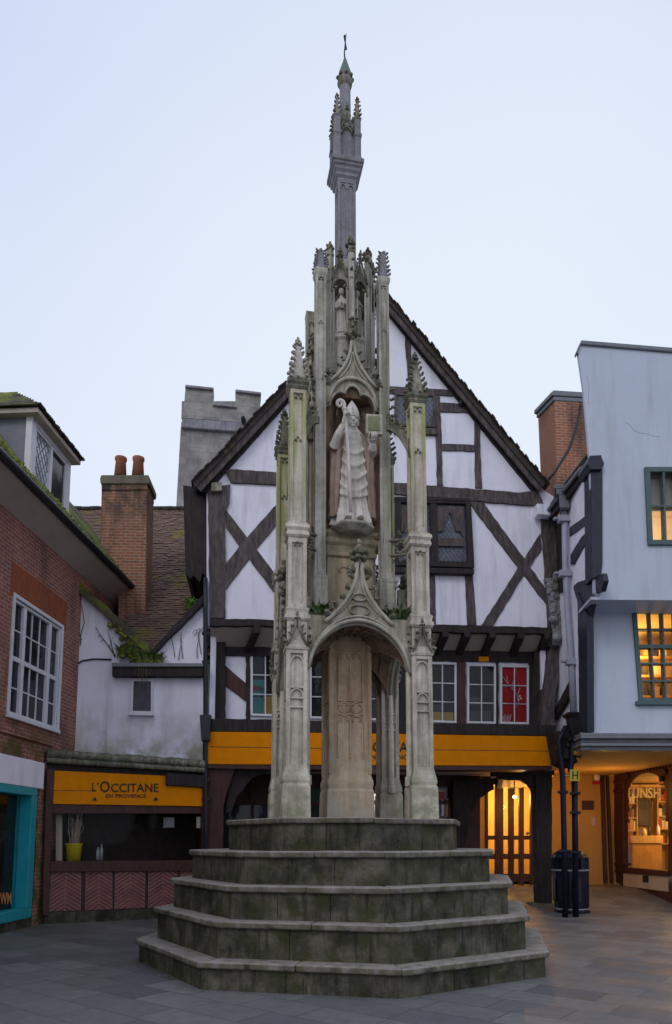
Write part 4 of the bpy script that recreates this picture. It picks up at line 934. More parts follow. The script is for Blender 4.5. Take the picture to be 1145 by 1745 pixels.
panel(RL, [(1000, 1010), (1076, 1010), (1077, 1037), (1088, 1198), (1090, 1252), (1000, 1250)], -.25, 0, mb=mb); panel(RL, [(1076, 1010), (1200, 1010), (1200, 1037), (1077, 1037)], -.25, 0, mb=mb)
panel(RL, [(1088, 1198), (1200, 1198), (1200, 1252), (1090, 1252)], -.25, 0, mb=mb); panel(RL, [(1200, 1010), (1420, 1010), (1420, 1252), (1200, 1252)], -.25, 0, mb=mb)
mb.build('lower_wall', M['white_right'], Q)
zj = RU.pt(1035, 1022).z
mb = MB(); mb.prism([(5.0, 13.5, zj), (9.5, 13.6, zj), (9.5, 14.4, zj - .02), (5.03, 14.3, zj - .02)], (0, 0, .06)); mb.build('jetty_soffit', M['white_right'], Q)
W, f = window(Q, 'upper_window', RU, ((1097, 798), (1207, 798), (1207, 930), (1103, 930)), 4, 2, .10, .04, 'teal_wood', 'glass', .06, -.12)
W2, f = window(Q, 'lower_window', RL, ((1076, 1037), (1199, 1037), (1199, 1198), (1088, 1198)), 5, 5, .09, .035, 'teal_wood', 'glass', .05, -.12, transom=2)
panel(RL, [(1086, 1194), (1204, 1194), (1204, 1201), (1086, 1201)], -.05, .10).build('window_sill', M['teal_wood'], Q, bevel=.01)
def room(x0, x1, y0, y1, z0, z1, mat, parent, name='room'):
    mb = MB(); t_ = .05
    mb.box(((x0 + x1) / 2, y1 + t_ / 2, (z0 + z1) / 2), (x1 - x0, t_, z1 - z0)); mb.box((x0 - t_ / 2, (y0 + y1) / 2, (z0 + z1) / 2), (t_, y1 - y0, z1 - z0)); mb.box((x1 + t_ / 2, (y0 + y1) / 2, (z0 + z1) / 2), (t_, y1 - y0, z1 - z0))
    mb.box(((x0 + x1) / 2, (y0 + y1) / 2, z0 - t_ / 2), (x1 - x0, y1 - y0, t_)); mb.box(((x0 + x1) / 2, (y0 + y1) / 2, z1 + t_ / 2), (x1 - x0, y1 - y0, t_))
    return mb.build(name, M[mat], parent)
zu0, zu1 = RU.pt(1100, 935).z - .1, RU.pt(1100, 790).z + .3
room(5.6, 9.3, 13.9, 16.6, zu0, zu1, 'room', Q); zl0, zl1 = RL.pt(1080, 1205).z - .1, RL.pt(1080, 1030).z + .15
room(5.6, 9.3, 14.7, 17.4, zl0, zl1, 'room', Q)
mb = MB(); W.rect(mb, .0, -.08, 1, .47, -.30, -.28); mb.build('roller_blind', M['soffit'], f)
RB = Plane(5.6, 16.9, 9.3, 16.9)
for k, (x0, y0, x1, y1, m) in enumerate(((1090, 1118, 1150, 1122, 'shelf'), (1090, 1150, 1160, 1154, 'shelf'), (1090, 1185, 1160, 1188, 'shelf'), (1098, 1098, 1107, 1117, 'pack_d'), (1110, 1104, 1120, 1117, 'pack_c'), (1124, 1100, 1136, 1117, 'pack_a'), (1096, 1128, 1104, 1150, 'pack_c'), (1112, 1134, 1126, 1150, 'pack_a'), (1130, 1136, 1140, 1150, 'pack_d'), (1098, 1165, 1106, 1185, 'pack_c'), (1110, 1170, 1124, 1185, 'pack_d'), (1128, 1164, 1136, 1185, 'pack_c'))):
    quad(RB, x0, y0, x1, y1, 0, .25).build('room_shelf' if k < 3 else 'shelf_goods', M[m], Q)
mb = MB(); mb.tube([RU.pt(x, y, .001) for x, y in ((1064, 719), (1073, 724), (1081, 734), (1090, 738), (1104, 739), (1115, 744), (1126, 743))], .0035, 4); mb.tube([RU.pt(x, y, .001) for x, y in ((1000, 640), (1004, 660), (1002, 690))], .003, 4); mb.build('wall_crack', M['crack'], Q)
# timbered side wall towards the passage
mb = MB(); zs = RL.pt(1000, 1262).z; ztop = RS.pt(1004, 782).z
mb.prism([(5.18, 13.86, zj + .04), (5.18, 13.86, ztop), (5.18, 19.9, ztop - .9), (5.18, 19.9, zs), (5.18, 14.56, zs), (5.18, 14.56, zj + .04)], (.2, 0, 0)); mb.build('side_wall', M['white_old'], Q)
def sb(pts, name, o1=.07, mat='timber_blue', o0=-.02): return panel(RS, pts, o0, o1, .004).build(name, M[mat], Q, bevel=.01)
mb = MB(); panel(RU, [(1008, 798), (1027, 798), (1027, 960), (1024, 985), (1010, 985)], -.36, .05, mb=mb); mb.build('corner_post', M['timber_blue'], Q, bevel=.01)
mb = MB(); panel(RU, [(1002, 782), (1026, 780), (1030, 790), (1026, 800), (1006, 800), (1001, 790)], -.42, .12, mb=mb); panel(RU, [(1005, 776), (1025, 775), (1026, 781), (1003, 782)], -.40, .09, mb=mb); mb.build('post_capital', M['timber_blue'], Q, bevel=.012)
sb([(1008, 845), (1013, 855), (1008, 880), (1000, 893), (970, 914), (970, 899), (996, 880)], 'brace', .025)
sb([(1009, 897), (1009, 915), (992, 935), (978, 962), (972, 962), (972, 945), (990, 915)], 'brace', .025)
sb([(1026, 977), (1029, 990), (1024, 1008), (1012, 1012), (1002, 1057), (990, 1050), (982, 1020), (976, 1000), (984, 992), (1006, 985)], 'jetty_bracket', .08)
sb([(983, 1010), (1000, 1048), (1001, 1248), (987, 1248), (985, 1100)], 'lower_post', .12)
sb([(970, 1160), (971, 1185), (946, 1226), (944, 1210), (958, 1182)], 'brace', .08, 'timber_dk')
sb([(946, 880), (957, 880), (961, 1010), (950, 1010)], 'side_post', .03, 'timber_dk')
# side eaves with lead gutter
e_a, e_b = Vector((4.93, 15.85, RS.pt(950, 838).z - .42)), Vector((5.13, 13.98, ztop + .02))
mb = MB(); up_ = Vector((.34, .05, .52))
for k in range(13):
    for r_ in range(5):
        p = e_a.lerp(e_b, (k + .5) / 13) + up_ * (r_ / 5 + .06); mb.box(p + Vector((0, 0, random.uniform(-.01, .01))), (.17, .145, .02), M=Matrix.Rotation(-.08, 3, 'Z') @ Matrix.Rotation(-.95 + random.uniform(-.06, .06), 3, 'Y'))
mb.prism([e_a + Vector((.02, 0, -.04)), e_b + Vector((.02, 0, -.04)), e_b + up_ + Vector((.02, 0, -.04)), e_a + up_ + Vector((.02, 0, -.04))], (.03, 0, -.03))
mb.build('side_eaves', M['tiles_dk'], Q)
mb = MB(); mb.prism([e_a + up_ + Vector((0, 0, .0)), e_b + up_, e_b + up_ + Vector((.1, 0, .05)), e_a + up_ + Vector((.1, 0, .05))], (0, 0, .05)); mb.build('lead_flashing', M['lead'], Q)
mb = MB(); mb.prism([e_a + Vector((.03, 0, -.26)), e_b + Vector((.03, 0, -.26)), e_b + Vector((.03, 0, -.05)), e_a + Vector((.03, 0, -.05))], (.1, 0, 0)); mb.build('eaves_board', M['timber_dk'], Q)
mb = MB(); mb.tube([e_a + Vector((-.02, 0, -.08)), e_b + Vector((-.02, 0, -.08))], .045, 8); mb.build('side_gutter', M['lead'], Q)
# cornice over the shop
mb = MB()
for (ya, yb, o) in ((1249, 1254, .16), (1254, 1258, .24), (1258, 1266, .12), (1266, 1271, .20), (1271, 1278, .10)): panel(RL, [(990, ya), (1420, ya + 1), (1420, yb + 1), (990, yb)], -.2, o, mb=mb)
mb.build('cornice', M['lead'], Q, bevel=.008)
zc = RL.pt(1000, 1278).z
mb = MB(); mb.box((7.6, 17.2, zc + .03), (5.1, 5.8, .08)); mb.build('passage_ceiling', M['warm_wall'], Q)
# passage end wall with glazed doors
PB = Plane(3.4, 20.0, 8.4, 20.0)
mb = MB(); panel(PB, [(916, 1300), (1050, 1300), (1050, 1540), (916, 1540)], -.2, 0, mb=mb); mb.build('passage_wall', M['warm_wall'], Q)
mb = MB(); panel(PB, [(760, 1290), (1050, 1290), (1050, 1312), (915, 1312), (915, 1336), (760, 1336)], -.2, .02, mb=mb); mb.build('passage_header', M['timber_dk'], Q)
mb = MB()
for x0, x1 in ((828, 832), (844, 858), (867, 876), (885, 893), (904, 918)): panel(PB, [(x0, 1336), (x1, 1336), (x1, 1510), (x0, 1510)], -.08, .05, mb=mb)
for y0, y1 in ((1424, 1431), (1455, 1464), (1489, 1503)): panel(PB, [(832, y0), (908, y0), (908, y1), (832, y1)], -.07, .035, mb=mb)
door = mb.build('glazed_door', M['timber_red'], Q, bevel=.006)
quad(PB, 830, 1338, 908, 1500, -.03, -.02).build('door_pane', M['glass_shop'], door)
mb = MB(); mb.blob(PB.pt(899, 1420, .1), (.05, .05, .05), 2, 0, True); mb.tube([PB.pt(899, 1420, 0), PB.pt(899, 1420, .1)], .015); mb.build('door_knob', M['gold'], door)
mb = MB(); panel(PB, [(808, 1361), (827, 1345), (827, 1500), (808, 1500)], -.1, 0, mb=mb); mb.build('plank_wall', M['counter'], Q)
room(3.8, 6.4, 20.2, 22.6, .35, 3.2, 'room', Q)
mb = MB(); panel(PB, [(858, 1326), (896, 1326), (894, 1341), (855, 1341)], .05, .7, mb=mb); mb.build('ceiling_bulkhead', M['room'], Q, bevel=.01)
mb = MB(); pl_ = PB.pt(877, 1358, .9); mb.blob(pl_, (.055, .055, .05), 2, 0, True); mb.build('ceiling_lamp', M['lamp'], Q); mb = MB(); mb.tube([pl_ + Vector((0, 0, .04)), pl_ + Vector((0, 0, .5))], .015); mb.build('lamp_stem', M['iron'], Q)
quad(PB, 992, 1364, 1012, 1380, 0, .03).build('wall_plaque', M['timber_red'], Q, bevel=.004)
quad(PB, 1008, 1392, 1014, 1406, 0, .015).build('door_notice', M['soffit'], Q)
# shop on the passage: carved arcaded front
S = Plane(7.8, 20.0, 8.05, 17.0)
sh = []
mb = MB()
panel(S, [(1046, 1300), (1062, 1297), (1062, 1510), (1046, 1503)], -.1, .05, mb=mb)
for y in (1330, 1345, 1470, 1482): panel(S, [(1044, y), (1065, y), (1065, y + 5), (1044, y + 5)], -.1, .08, mb=mb)
mb.build('carved_post', M['timber_red'], Q, bevel=.02)
panel(S, [(1138, 1290), (1150, 1288), (1150, 1530), (1138, 1526)], -.1, .05).build('carved_post', M['timber_red'], Q, bevel=.02)
mb = MB(); panel(PB, [(1024, 1318), (1030, 1318), (1036, 1505), (1030, 1505)], 0, .1, mb=mb); panel(PB, [(1034, 1318), (1038, 1318), (1046, 1505), (1041, 1505)], 0, .12, mb=mb); mb.build('corner_moulding', M['timber_red'], Q, bevel=.01)
mb = MB(); panel(S, [(1046, 1304), (1150, 1285), (1150, 1303), (1046, 1317)], -.1, .09, mb=mb)
for i in range(18):
    x = 1052 + i * 5.4; y = 1316 - (x - 1046) * .135; panel(S, [(x - 1.6, y), (x + 1.6, y), (x + .6, y + 5), (x - .6, y + 5)], .0, .08, mb=mb)
mb.build('fretted_beam', M['timber_red'], Q)
mb = MB(); panel(PB, [(985, 1308), (1050, 1304), (1050, 1316), (985, 1318)], 0, .3, mb=mb); mb.build('passage_beam', M['timber_dk'], Q)
pts = [(1062, 1312), (1138, 1301), (1138, 1400), (1134, 1400)]
arc = [(1101 + 33 * math.cos(R(k)), 1350 - 33 * math.sin(R(k)) + (1101 - (1101 + 33 * math.cos(R(k)))) * .06) for k in range(0, 181, 15)]
mb = MB(); panel(S, pts + arc + [(1068, 1400), (1062, 1400)], -.02, .03, mb=mb)
for cx_, cy_ in ((1068, 1322), (1132, 1315), (1126, 1327), (1074, 1333)): mb.blob(S.pt(cx_, cy_, .08), (.05, .09, .09), 1, .2)
mb.build('fretwork_arch', M['timber_red'], Q)
mb = MB(); panel(S, [(1062, 1478), (1138, 1484), (1138, 1494), (1062, 1488)], -.1, .08, mb=mb); mb.build('shop_sill', M['timber_red'], Q, bevel=.01)
mb = MB(); panel(S, [(1062, 1488), (1230, 1500), (1230, 1540), (1062, 1511)], -.1, .05, mb=mb); mb.build('stall_riser', M['soffit'], Q)
mb = MB(); panel(S, [(1050, 1508), (1230, 1532), (1230, 1560), (1050, 1520)], -.1, .08, mb=mb); mb.build('shop_plinth', M['timber_red'], Q)
quad(S, 1062, 1300, 1138, 1486, -.03, -.02).build('shop_glass', M['glass_shop'], Q)
quad(S, 1150, 1290, 1225, 1500, -.03, -.02).build('shop_glass', M['glass_shop'], Q)
mb = MB(); panel(S, [(1095, 1492), (1103, 1492), (1103, 1503), (1095, 1503)], .05, .08, mb=mb); mb.build('air_vent', M['iron'], Q)
text_mb("LUNSH", S, 1071, 1342, 1126, 1360, -.015, thick=.008).build('window_lettering', M['cream_text'], Q)
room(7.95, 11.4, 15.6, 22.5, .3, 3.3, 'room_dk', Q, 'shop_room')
for o_ in [bpy.data.objects['shop_room']]:      # open the side that holds the shop window
    bm = bmesh.new(); bm.from_mesh(o_.data); kill = [v for v in bm.verts if v.co.x < 7.951 and abs(v.co.x - 7.9) < .06 and v.co.z > .24 and v.co.z < 3.4]
    faces = set(f for f in bm.faces if all(v in kill for v in f.verts)); bmesh.ops.delete(bm, geom=list(faces), context='FACES'); bm.to_mesh(o_.data); bm.free()
SB = Plane(8.0, 22.3, 11.4, 22.3); SC = Plane(8.0, 20.8, 11.4, 20.8)
t = thing('shop_counter', 'orange wooden shop counter glowing behind the arched window', 'counter', SC.pt(1100, 1478))
quad(SC, 1077, 1437, 1128, 1500, -.5, 0).build('counter_front', M['counter'], t, bevel=.01)
quad(SC, 1074, 1424, 1130, 1437, -.55, .05).build('counter_top', M['shelf'], t, bevel=.01)
t = thing('wall_shelving', 'tall wooden shelves of goods on the back wall of the lit shop', 'shelves', SB.pt(1110, 1490))
mb = MB()
for x in (1058, 1086, 1121, 1145, 1175): quad(SB, x - 1, 1330, x + 1, 1490, 0, .28, mb)
for y in (1342, 1368, 1393, 1415, 1440): quad(SB, 1057, y, 1086, y + 2, 0, .26, mb); quad(SB, 1121, y - 3, 1175, y - 1, 0, .26, mb)
mb.build('shelf_boards', M['shelf'], t)
quad(SB, 1088, 1362, 1111, 1407, 0, .05).build('mirror', M['pack_c'], t)
quad(SB, 1074, 1337, 1126, 1341, .0, .6).build('canopy_rail', M['shelf'], t)
cnt = 0
for y in (1368, 1393, 1415, 1440):
    for x0, x1 in ((1059, 1085), (1123, 1144), (1147, 1173)):
        x = x0
        while x < x1 - 3:
            w_ = random.uniform(2.2, 5.5); h_ = random.uniform(9, 19)
            quad(SB, x, y - h_ - (3 if x0 > 1100 else 0), min(x + w_, x1), y - (3 if x0 > 1100 else 0), .05, .22).build('shelf_goods', M[random.choice(['pack_a', 'pack_b', 'pack_c', 'pack_d', 'pack_a'])], t); x += w_ + .8
for i, (x, y, w_, h_, m, lab) in enumerate(((1094, 1424, 8, 13, 'pack_a', 'pale jar standing on the orange shop counter left of the dark bottles'), (1104, 1424, 5, 18, 'pack_c', 'dark bottle standing mid way on the orange shop counter'), (1119, 1424, 6, 19, 'pack_a', 'tall cream carton at the right end of the orange shop counter'))):
    c = SC.pt(x + w_ / 2, y, -.2); k = w_ / 60 * .5; mb = MB(); hh = h_ / 60; mb.stack((c.x, c.y), [(c.z, k), (c.z + hh * .75, k), (c.z + hh * .85, k * .6), (c.z + hh, k * .6)], 12, 0, True); tag(mb.build('counter_jar', M[m]), lab, 'jar', 'goods standing on the shop counter')
SD = Plane(7.98, 20.4, 11, 20.4)
mb = MB(); quad(SD, 1059, 1408, 1072, 1448, -.4, -.2, mb); tag(mb.build('red_display', M['pack_b'], bevel=.03), 'dark red stand of goods left of the orange shop counter', 'stand')
# chimney behind
t = thing('brick_chimney', 'leaning red brick chimney stack with lead cap beside the pale blue grey house', 'chimney', (6.2, 17.4, 8))
def at(px, py, Y):
    r = ray(px, py); return Vector((0, 0, EYE)) + r * (Y / r.y)
lo = [at(948, 845, 17.2), at(1015, 845, 17.3), at(1015, 845, 18.0), at(924, 845, 17.95)]; hi = [at(945, 682, 17.2), at(1012, 686, 17.3), at(1012, 700, 18.2), at(917, 712, 17.95)]
zt_ = hi[0].z
for h_ in hi: h_.z = zt_
for l_ in lo: l_.z = lo[0].z - 1.0
mb = MB(); mb.loft([lo, hi], smooth=False); mb.build('stack', M['brick_stack'], t)
c_ = sum(hi, Vector()) / 4; mb = MB()
for k, (e, z0_, z1_) in enumerate(((1.06, -.02, .10), (1.13, .10, .22), (1.05, .22, .27))): mb.loft([[c_ + (h_ - c_) * e + Vector((0, 0, z0_)) for h_ in hi], [c_ + (h_ - c_) * e + Vector((0, 0, z1_)) for h_ in hi]], smooth=False)
mb.build('stack_cap', M['lead'], t, bevel=.02)
mb = MB(); mb.tube([at(990, 690, 17.0), at(985, 720, 17.0), at(970, 765, 16.95), at(945, 805, 16.9), at(930, 822, 16.9)], .035, 8); mb.build('stay_pipe', M['iron'], t)
# pipes at the passage corner
t = thing('lead_downpipe', 'pale grey lead downpipe with rain hopper beside the carved corner bracket', 'drainpipe', (4.95, 15.75, 3.4))
def pp(px, py, Y=15.1): return at(px, py, Y)
mb = MB(); h0 = [pp(945, 834), pp(979, 833)]; 
for (y0, y1, a_, b_) in ((833, 840, 944, 981), (840, 850, 948, 977), (850, 872, 953, 971)):
    A = [pp(a_, y0, 14.9), pp(b_, y0, 14.9), pp(b_, y0, 15.3), pp(a_, y0, 15.3)]; 
    for q in A: q.z = pp(a_, y0).z
    B = [Vector((q.x * .985 + .075, q.y, pp(a_, y1).z)) for q in A]; mb.loft([B, A], smooth=False)
mb.build('hopper', M['lead'], t, bevel=.015)
mb = MB(); mb.tube([pp(962, 868), pp(963, 960), pp(965, 1000), pp(968, 1060), pp(973, 1120), pp(977, 1219)], .068, 12); mb.build('pipe', M['pipe'], t)
for x, y in ((962, 978), (975, 1128), (961, 885)): mb = MB(); mb.box(pp(x, y, 15.08), (.26, .17, .14)); mb.box(pp(x - 5, y - 1, 15.12), (.34, .1, .05)); mb.build('pipe_collar', M['pipe'], t, bevel=.012)
t = thing('iron_drainpipes', 'pair of blue black iron drainpipes dropping from a dark hopper behind the litter bin', 'drainpipe', (5.05, 15.75, 0))
mb = MB(); mb.stack((pp(980, 1235).x, 15.1), [(pp(980, 1262).z, .2), (pp(980, 1248).z, .26), (pp(980, 1224).z, .30), (pp(980, 1220).z, .40), (pp(980, 1216).z, .42)], 4, R(45)); mb.build('hopper', M['iron'], t, bevel=.012)
mb = MB(); mb.tube([pp(978, 1258), pp(975, 1285), pp(972, 1310), pp(979, 1330), pp(980, 1400), pp(981, 1563)], .066, 12); mb.build('pipe', M['iron_blue'], t)
mb = MB(); mb.tube([pp(965, 1238, 15.0), pp(952, 1262, 15.0), pp(956, 1295, 15.0), pp(959, 1330, 15.0), pp(961, 1420, 15.0), pp(963, 1564, 15.0)], .06, 12); mb.build('pipe', M['iron_blue'], t)
for x, y in ((959, 1350), (980, 1352), (962, 1450), (981, 1452), (980, 1385)): mb = MB(); mb.box(pp(x, y, 15.02), (.19, .16, .06)); mb.build('pipe_collar', M['iron_blue'], t, bevel=.01)
mb = MB()
for i in range(30): mb.blob(pp(random.uniform(948, 994), random.uniform(1248, 1296), 15.2 + random.uniform(-.1, .2)), random.uniform(.05, .11), 1, .25)
panel(TU, [(944, 1246), (980, 1246), (986, 1285), (972, 1308), (954, 1300)], .35, .8, mb=mb); mb.build('carved_corbel', M['timber_dk'], t)
# hydrant plate, alarm, bin
t = thing('hydrant_sign', 'small yellow plate with a black letter H fixed to the iron drainpipe', 'sign', pp(980, 1321, 14.9))
HP = Plane(4, 14.94, 7, 14.94)
quad(HP, 971, 1311, 988, 1331, 0, .02).build('plate', M['yellow'], t, bevel=.004); text_mb("H", HP, 975, 1314, 985, 1328, .022, thick=.004).build('lettering', M['letter'], t)
mb = MB(); mb.tube([pp(963, 1322, 14.96), pp(972, 1322, 14.96)], .02); mb.build('bracket', M['gold'], t)
t = thing('security_lamp', 'white wall lamp with a red base high on the orange lit passage wall', 'lamp', PB.pt(1017, 1334, .1))
mb = MB(); mb.blob(PB.pt(1017, 1323, .16), (.09, .09, .13), 2, 0, True); mb.build('lamp_body', M['white_box'], t)
mb = MB(); quad(PB, 1011, 1332, 1024, 1336, .02, .12, mb); mb.build('lamp_base', M['red'], t, bevel=.01)
t = thing('litter_bin', 'black octagonal litter bin with pale bands beside the arcade post', 'litter bin', (5.27, 16.05, 0))
cx_, cy_ = 5.21, 16.05
def bp(prof, m, nm): mb = MB(); mb.stack((cx_, cy_), [(z, r_ * .92) for z, r_ in prof], 8, R(22.5)); return mb.build(nm, M[m], t, bevel=.008)
bp([(0, .42), (.05, .42), (.07, .40), (.90, .43), (.93, .45)], 'iron_blue', 'bin_body')
bp([(.07, .413), (.10, .415)], 'silver', 'band'); bp([(.905, .447), (.94, .453)], 'silver', 'band')
bp([(1.16, .43), (1.20, .44), (1.27, .40), (1.34, .28), (1.36, .10)], 'iron_blue', 'bin_lid')
for k in range(8):
    mb = MB(); a = R(22.5 + 45 * k); mb.box((cx_ + .365 * math.cos(a), cy_ + .365 * math.sin(a), 1.05), (.07, .09, .26), a); mb.build('lid_post', M['iron_blue'], t)
bp([(.94, .30), (1.16, .30)], 'interior', 'bin_liner')
for k in (4, 5, 6):
    mb = MB(); a = R(45 * k + 45 * .5 - 22.5); p = Vector((cx_ + .37 * math.cos(a), cy_ + .37 * math.sin(a), .5)); mb.box(p, (.02, .2, .5), a); mb.build('bin_panel', M['iron'], t, bevel=.01)
# =================================================================== the stone cross
PHI = R(10.5); X0, Y0 = 0.147, 10.2
X = thing('market_cross', 'tall pinnacled medieval stone market cross on five octagonal steps', 'market cross', (X0, Y0, 0), PHI)
V = Vector
def part(mb, name, mat='stone', parent=None, bevel=0.0, label=None): return mb.build(name, M[mat], parent or X, local=True, bevel=bevel, label=label)
def spin(mb, k): return MB().merge(mb, Matrix.Rotation(R(90 * k), 4, 'Z'))

# ---- steps
def oct_pt(r, k, z): a = R(-90 + 45 * k); return V((r * math.cos(a), r * math.sin(a), z))
ST = [(0.0, 0.30, 2.87), (0.28, 0.70, 2.64), (0.68, 1.08, 2.44), (1.06, 1.46, 2.20), (1.44, 1.86, 1.71)]
for si, (z0, z1, r) in enumerate(ST):
    th = 0.072; core = MB(); core.stack((0, 0), [(z0, r - .10), (z1 - th + .005, r - .10)], 8, R(-90))
    blk = MB()
    for k in range(8):
        a, b = oct_pt(r - .065, k, 0), oct_pt(r - .065, k + 1, 0); n = random.choice((2, 3)) if si < 4 else 2; cuts = [0] + sorted((i + random.uniform(-.25, .25)) / n for i in range(1, n)) + [1]
        nrm = (a + b).normalized()
        for i in range(n):
            p, q = a.lerp(b, cuts[i] + (.0012 if i else 0)), a.lerp(b, cuts[i + 1] - (.0012 if i < n - 1 else 0)); o = nrm * random.uniform(-.004, .004)
            p2, q2 = p - nrm * .3, q - nrm * .3
            m_ = 6; top = [p + o, q + o, q2, p2]
            blk.prism([V((v.x, v.y, z0 - .01)) for v in top], V((0, 0, z1 - th - z0 + .012 + random.uniform(-.003, 0))))
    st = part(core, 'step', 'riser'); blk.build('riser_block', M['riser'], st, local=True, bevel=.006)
    sl = MB(); depth = .62 if si < 4 else 1.2
    for k in range(8):
        a, b = oct_pt(r, k, 0), oct_pt(r, k + 1, 0); ia, ib = oct_pt(r - depth, k, 0), oct_pt(r - depth, k + 1, 0)
        n = random.choice((1, 2, 2)); cuts = [0] + sorted((i + random.uniform(-.2, .2)) / n for i in range(1, n)) + [1]
        for i in range(n):
            c0, c1 = cuts[i] + .001, cuts[i + 1] - .001; nn = 9; dz = random.uniform(-.005, .003); nrm = (a + b).normalized()
            outer = [a.lerp(b, c0 + (c1 - c0) * j / nn) + nrm * random.uniform(-.013, .004) for j in range(nn + 1)]
            inner = [ia.lerp(ib, c1), ia.lerp(ib, c0)]
            sl.prism([V((v.x, v.y, z1 - th + dz)) for v in outer + inner], V((0, 0, th)))
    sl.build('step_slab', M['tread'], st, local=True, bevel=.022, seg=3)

# ---- ornament helpers
def crocket(mb, p, s, d=V((0, 0, 1))):
    p = V(p); d = V(d)
    for i in range(3):
        q = p + d * s * (.1 + .35 * i) + V((random.uniform(-.3, .3), random.uniform(-.3, .3), random.uniform(-.1, .4))) * s * .6
        mb.blob(q, (s * random.uniform(.38, .55), s * random.uniform(.38, .55), s * random.uniform(.3, .5)), 1, .22)
def finial(mb, p, s, tall=1.0):
    p = V(p); mb.tube([p, p + V((0, 0, s * 1.6 * tall))], [s * .25, s * .16], 6)
    for z, k in ((.55, 1.0), (1.15, .65)):
        for i in range(5):
            a = i * 1.257 + z; mb.blob(p + V((math.cos(a) * s * .48 * k, math.sin(a) * s * .48 * k, s * z * tall)), (s * .30 * k, s * .30 * k, s * .24), 1, .25)
    mb.blob(p + V((0, 0, s * 1.65 * tall)), (s * .24, s * .24, s * .3), 1, .2)
def pinnacle(c, w, z0, z1, tiers=6, croc=.05, broken=0.0):
    mb = MB(); x, y = c; zt = z1 - (0 if broken else croc * 2.2); wt = w * .28
    mb.stack((x, y), [(z0, w * .9), (zt, wt if not broken else w * .55)], 4, R(45) + 0)
    for t in range(tiers):
        f_ = (t + .4) / tiers; z = z0 + (zt - z0) * f_; ww = (w * .9 * (1 - f_) + (wt if not broken else w * .55) * f_) / 2
        for sx in (-1, 1):
            for sy in (-1, 1): crocket(mb, (x + sx * ww * 1.05, y + sy * ww * 1.05, z), croc * (1 - .35 * f_), V((sx * .6, sy * .6, .5)))
    if not broken: finial(mb, (x, y, zt - .01), croc * 1.35)
    else:
        for i in range(4): mb.blob((x + random.uniform(-.03, .03), y + random.uniform(-.03, .03), zt), .03, 1, .3)
    return mb
def shaft(mb, c, w, z0, z1, fil=.2, rec=.74, mull=False, head=.07):
    x, y = c; h = z1 - z0; zm = (z0 + z1) / 2; k = w * fil
    mb.box((x, y, zm), (w * rec, w * rec, h))
    for sx in (-1, 1):
        for sy in (-1, 1): mb.box((x + sx * (w - k) / 2, y + sy * (w - k) / 2, zm), (k, k, h))
    if head:
        for zz in (z1 - head / 2, z0 + head / 2): mb.box((x, y, zz), (w - .004, w - .004, head))
    if mull:
        for d in ((1, 0), (0, 1)): mb.box((x, y, zm), (w * .98 if d[0] else k * .7, w * .98 if d[1] else k * .7, h))
def trefoil_shade(mb, c, w, z, s):  # dark raised lobes stand in for the deep shade of pierced holes
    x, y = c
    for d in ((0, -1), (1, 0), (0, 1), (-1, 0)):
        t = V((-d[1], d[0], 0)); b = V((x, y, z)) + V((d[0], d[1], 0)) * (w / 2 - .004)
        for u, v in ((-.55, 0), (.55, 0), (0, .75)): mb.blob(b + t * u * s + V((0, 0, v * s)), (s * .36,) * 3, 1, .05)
def arc_tube(mb, fn, n, y, r, x0=-1, x1=1, seg=6):
    mb.tube([V((lambda q: (q[0], y, q[1]))(fn(x0 + (x1 - x0) * i / n))) for i in range(n + 1)], r, seg)

# ---- core pillar
a = .85
def panels(mb, w, zs):
    """blind tracery on four faces: mullion, paired arched heads, bands"""
    base = MB(); y = -w / 2
    for kind, z0, z1 in zs:
        if kind == 'mull':
            for x in (-w * .30, 0, w * .30): base.box((x, y - .006, (z0 + z1) / 2), (.022, .03, z1 - z0))
        elif kind == 'band': base.box((0, y - .004, (z0 + z1) / 2), (w * .64, .028, z1 - z0))
        elif kind == 'heads':
            for cx_ in (-w * .15, w * .15):
                r_ = w * .15
                base.tube([V((cx_ + r_ * math.cos(t), y - .008, z0 + r_ * 1.25 * math.sin(t))) for t in [math.pi * i / 10 for i in range(11)]], .016, 5)
                for s_ in (-1, 1): base.blob((cx_ + s_ * r_ * .5, y - .006, z0 + r_ * .55), (.02, .02, .035), 1, .05)
        elif kind == 'quat':
            for cx_ in (-w * .15, w * .15):
                r_ = w * .13; zc_ = (z0 + z1) / 2
                base.tube([V((cx_ + r_ * math.cos(t), y - .008, zc_ + r_ * math.sin(t))) for t in [2 * math.pi * i / 14 for i in range(14)]], .014, 5, closed=True)
                for t in range(4): base.blob((cx_ + r_ * .75 * math.cos(R(45 + 90 * t)), y - .006, zc_ + r_ * .75 * math.sin(R(45 + 90 * t))), (.022, .018, .022), 1, .05)
    for k in range(4): mb.merge(base, Matrix.Rotation(R(90 * k), 4, 'Z'))
mb = MB(); mb.stack((0, 0), [(1.86, .68), (2.26, .66), (2.30, .63), (2.36, .65), (2.40, .65), (2.46, .61), (2.54, .58), (4.55, .58)])
for sx in (-1, 1):
    for sy in (-1, 1): mb.tube([V((sx * .285, sy * .285, 2.5)), V((sx * .285, sy * .285, 4.55))], .03, 8)
panels(mb, .58, [('mull', 2.72, 3.22), ('heads', 3.22, 3.4), ('band', 3.335, 3.36), ('quat', 3.36, 3.53), ('band', 3.53, 3.555), ('mull', 3.55, 4.12), ('heads', 4.12, 4.3), ('band', 4.26, 4.29)])
part(mb, 'core_pillar', 'stone_brown', bevel=.006)

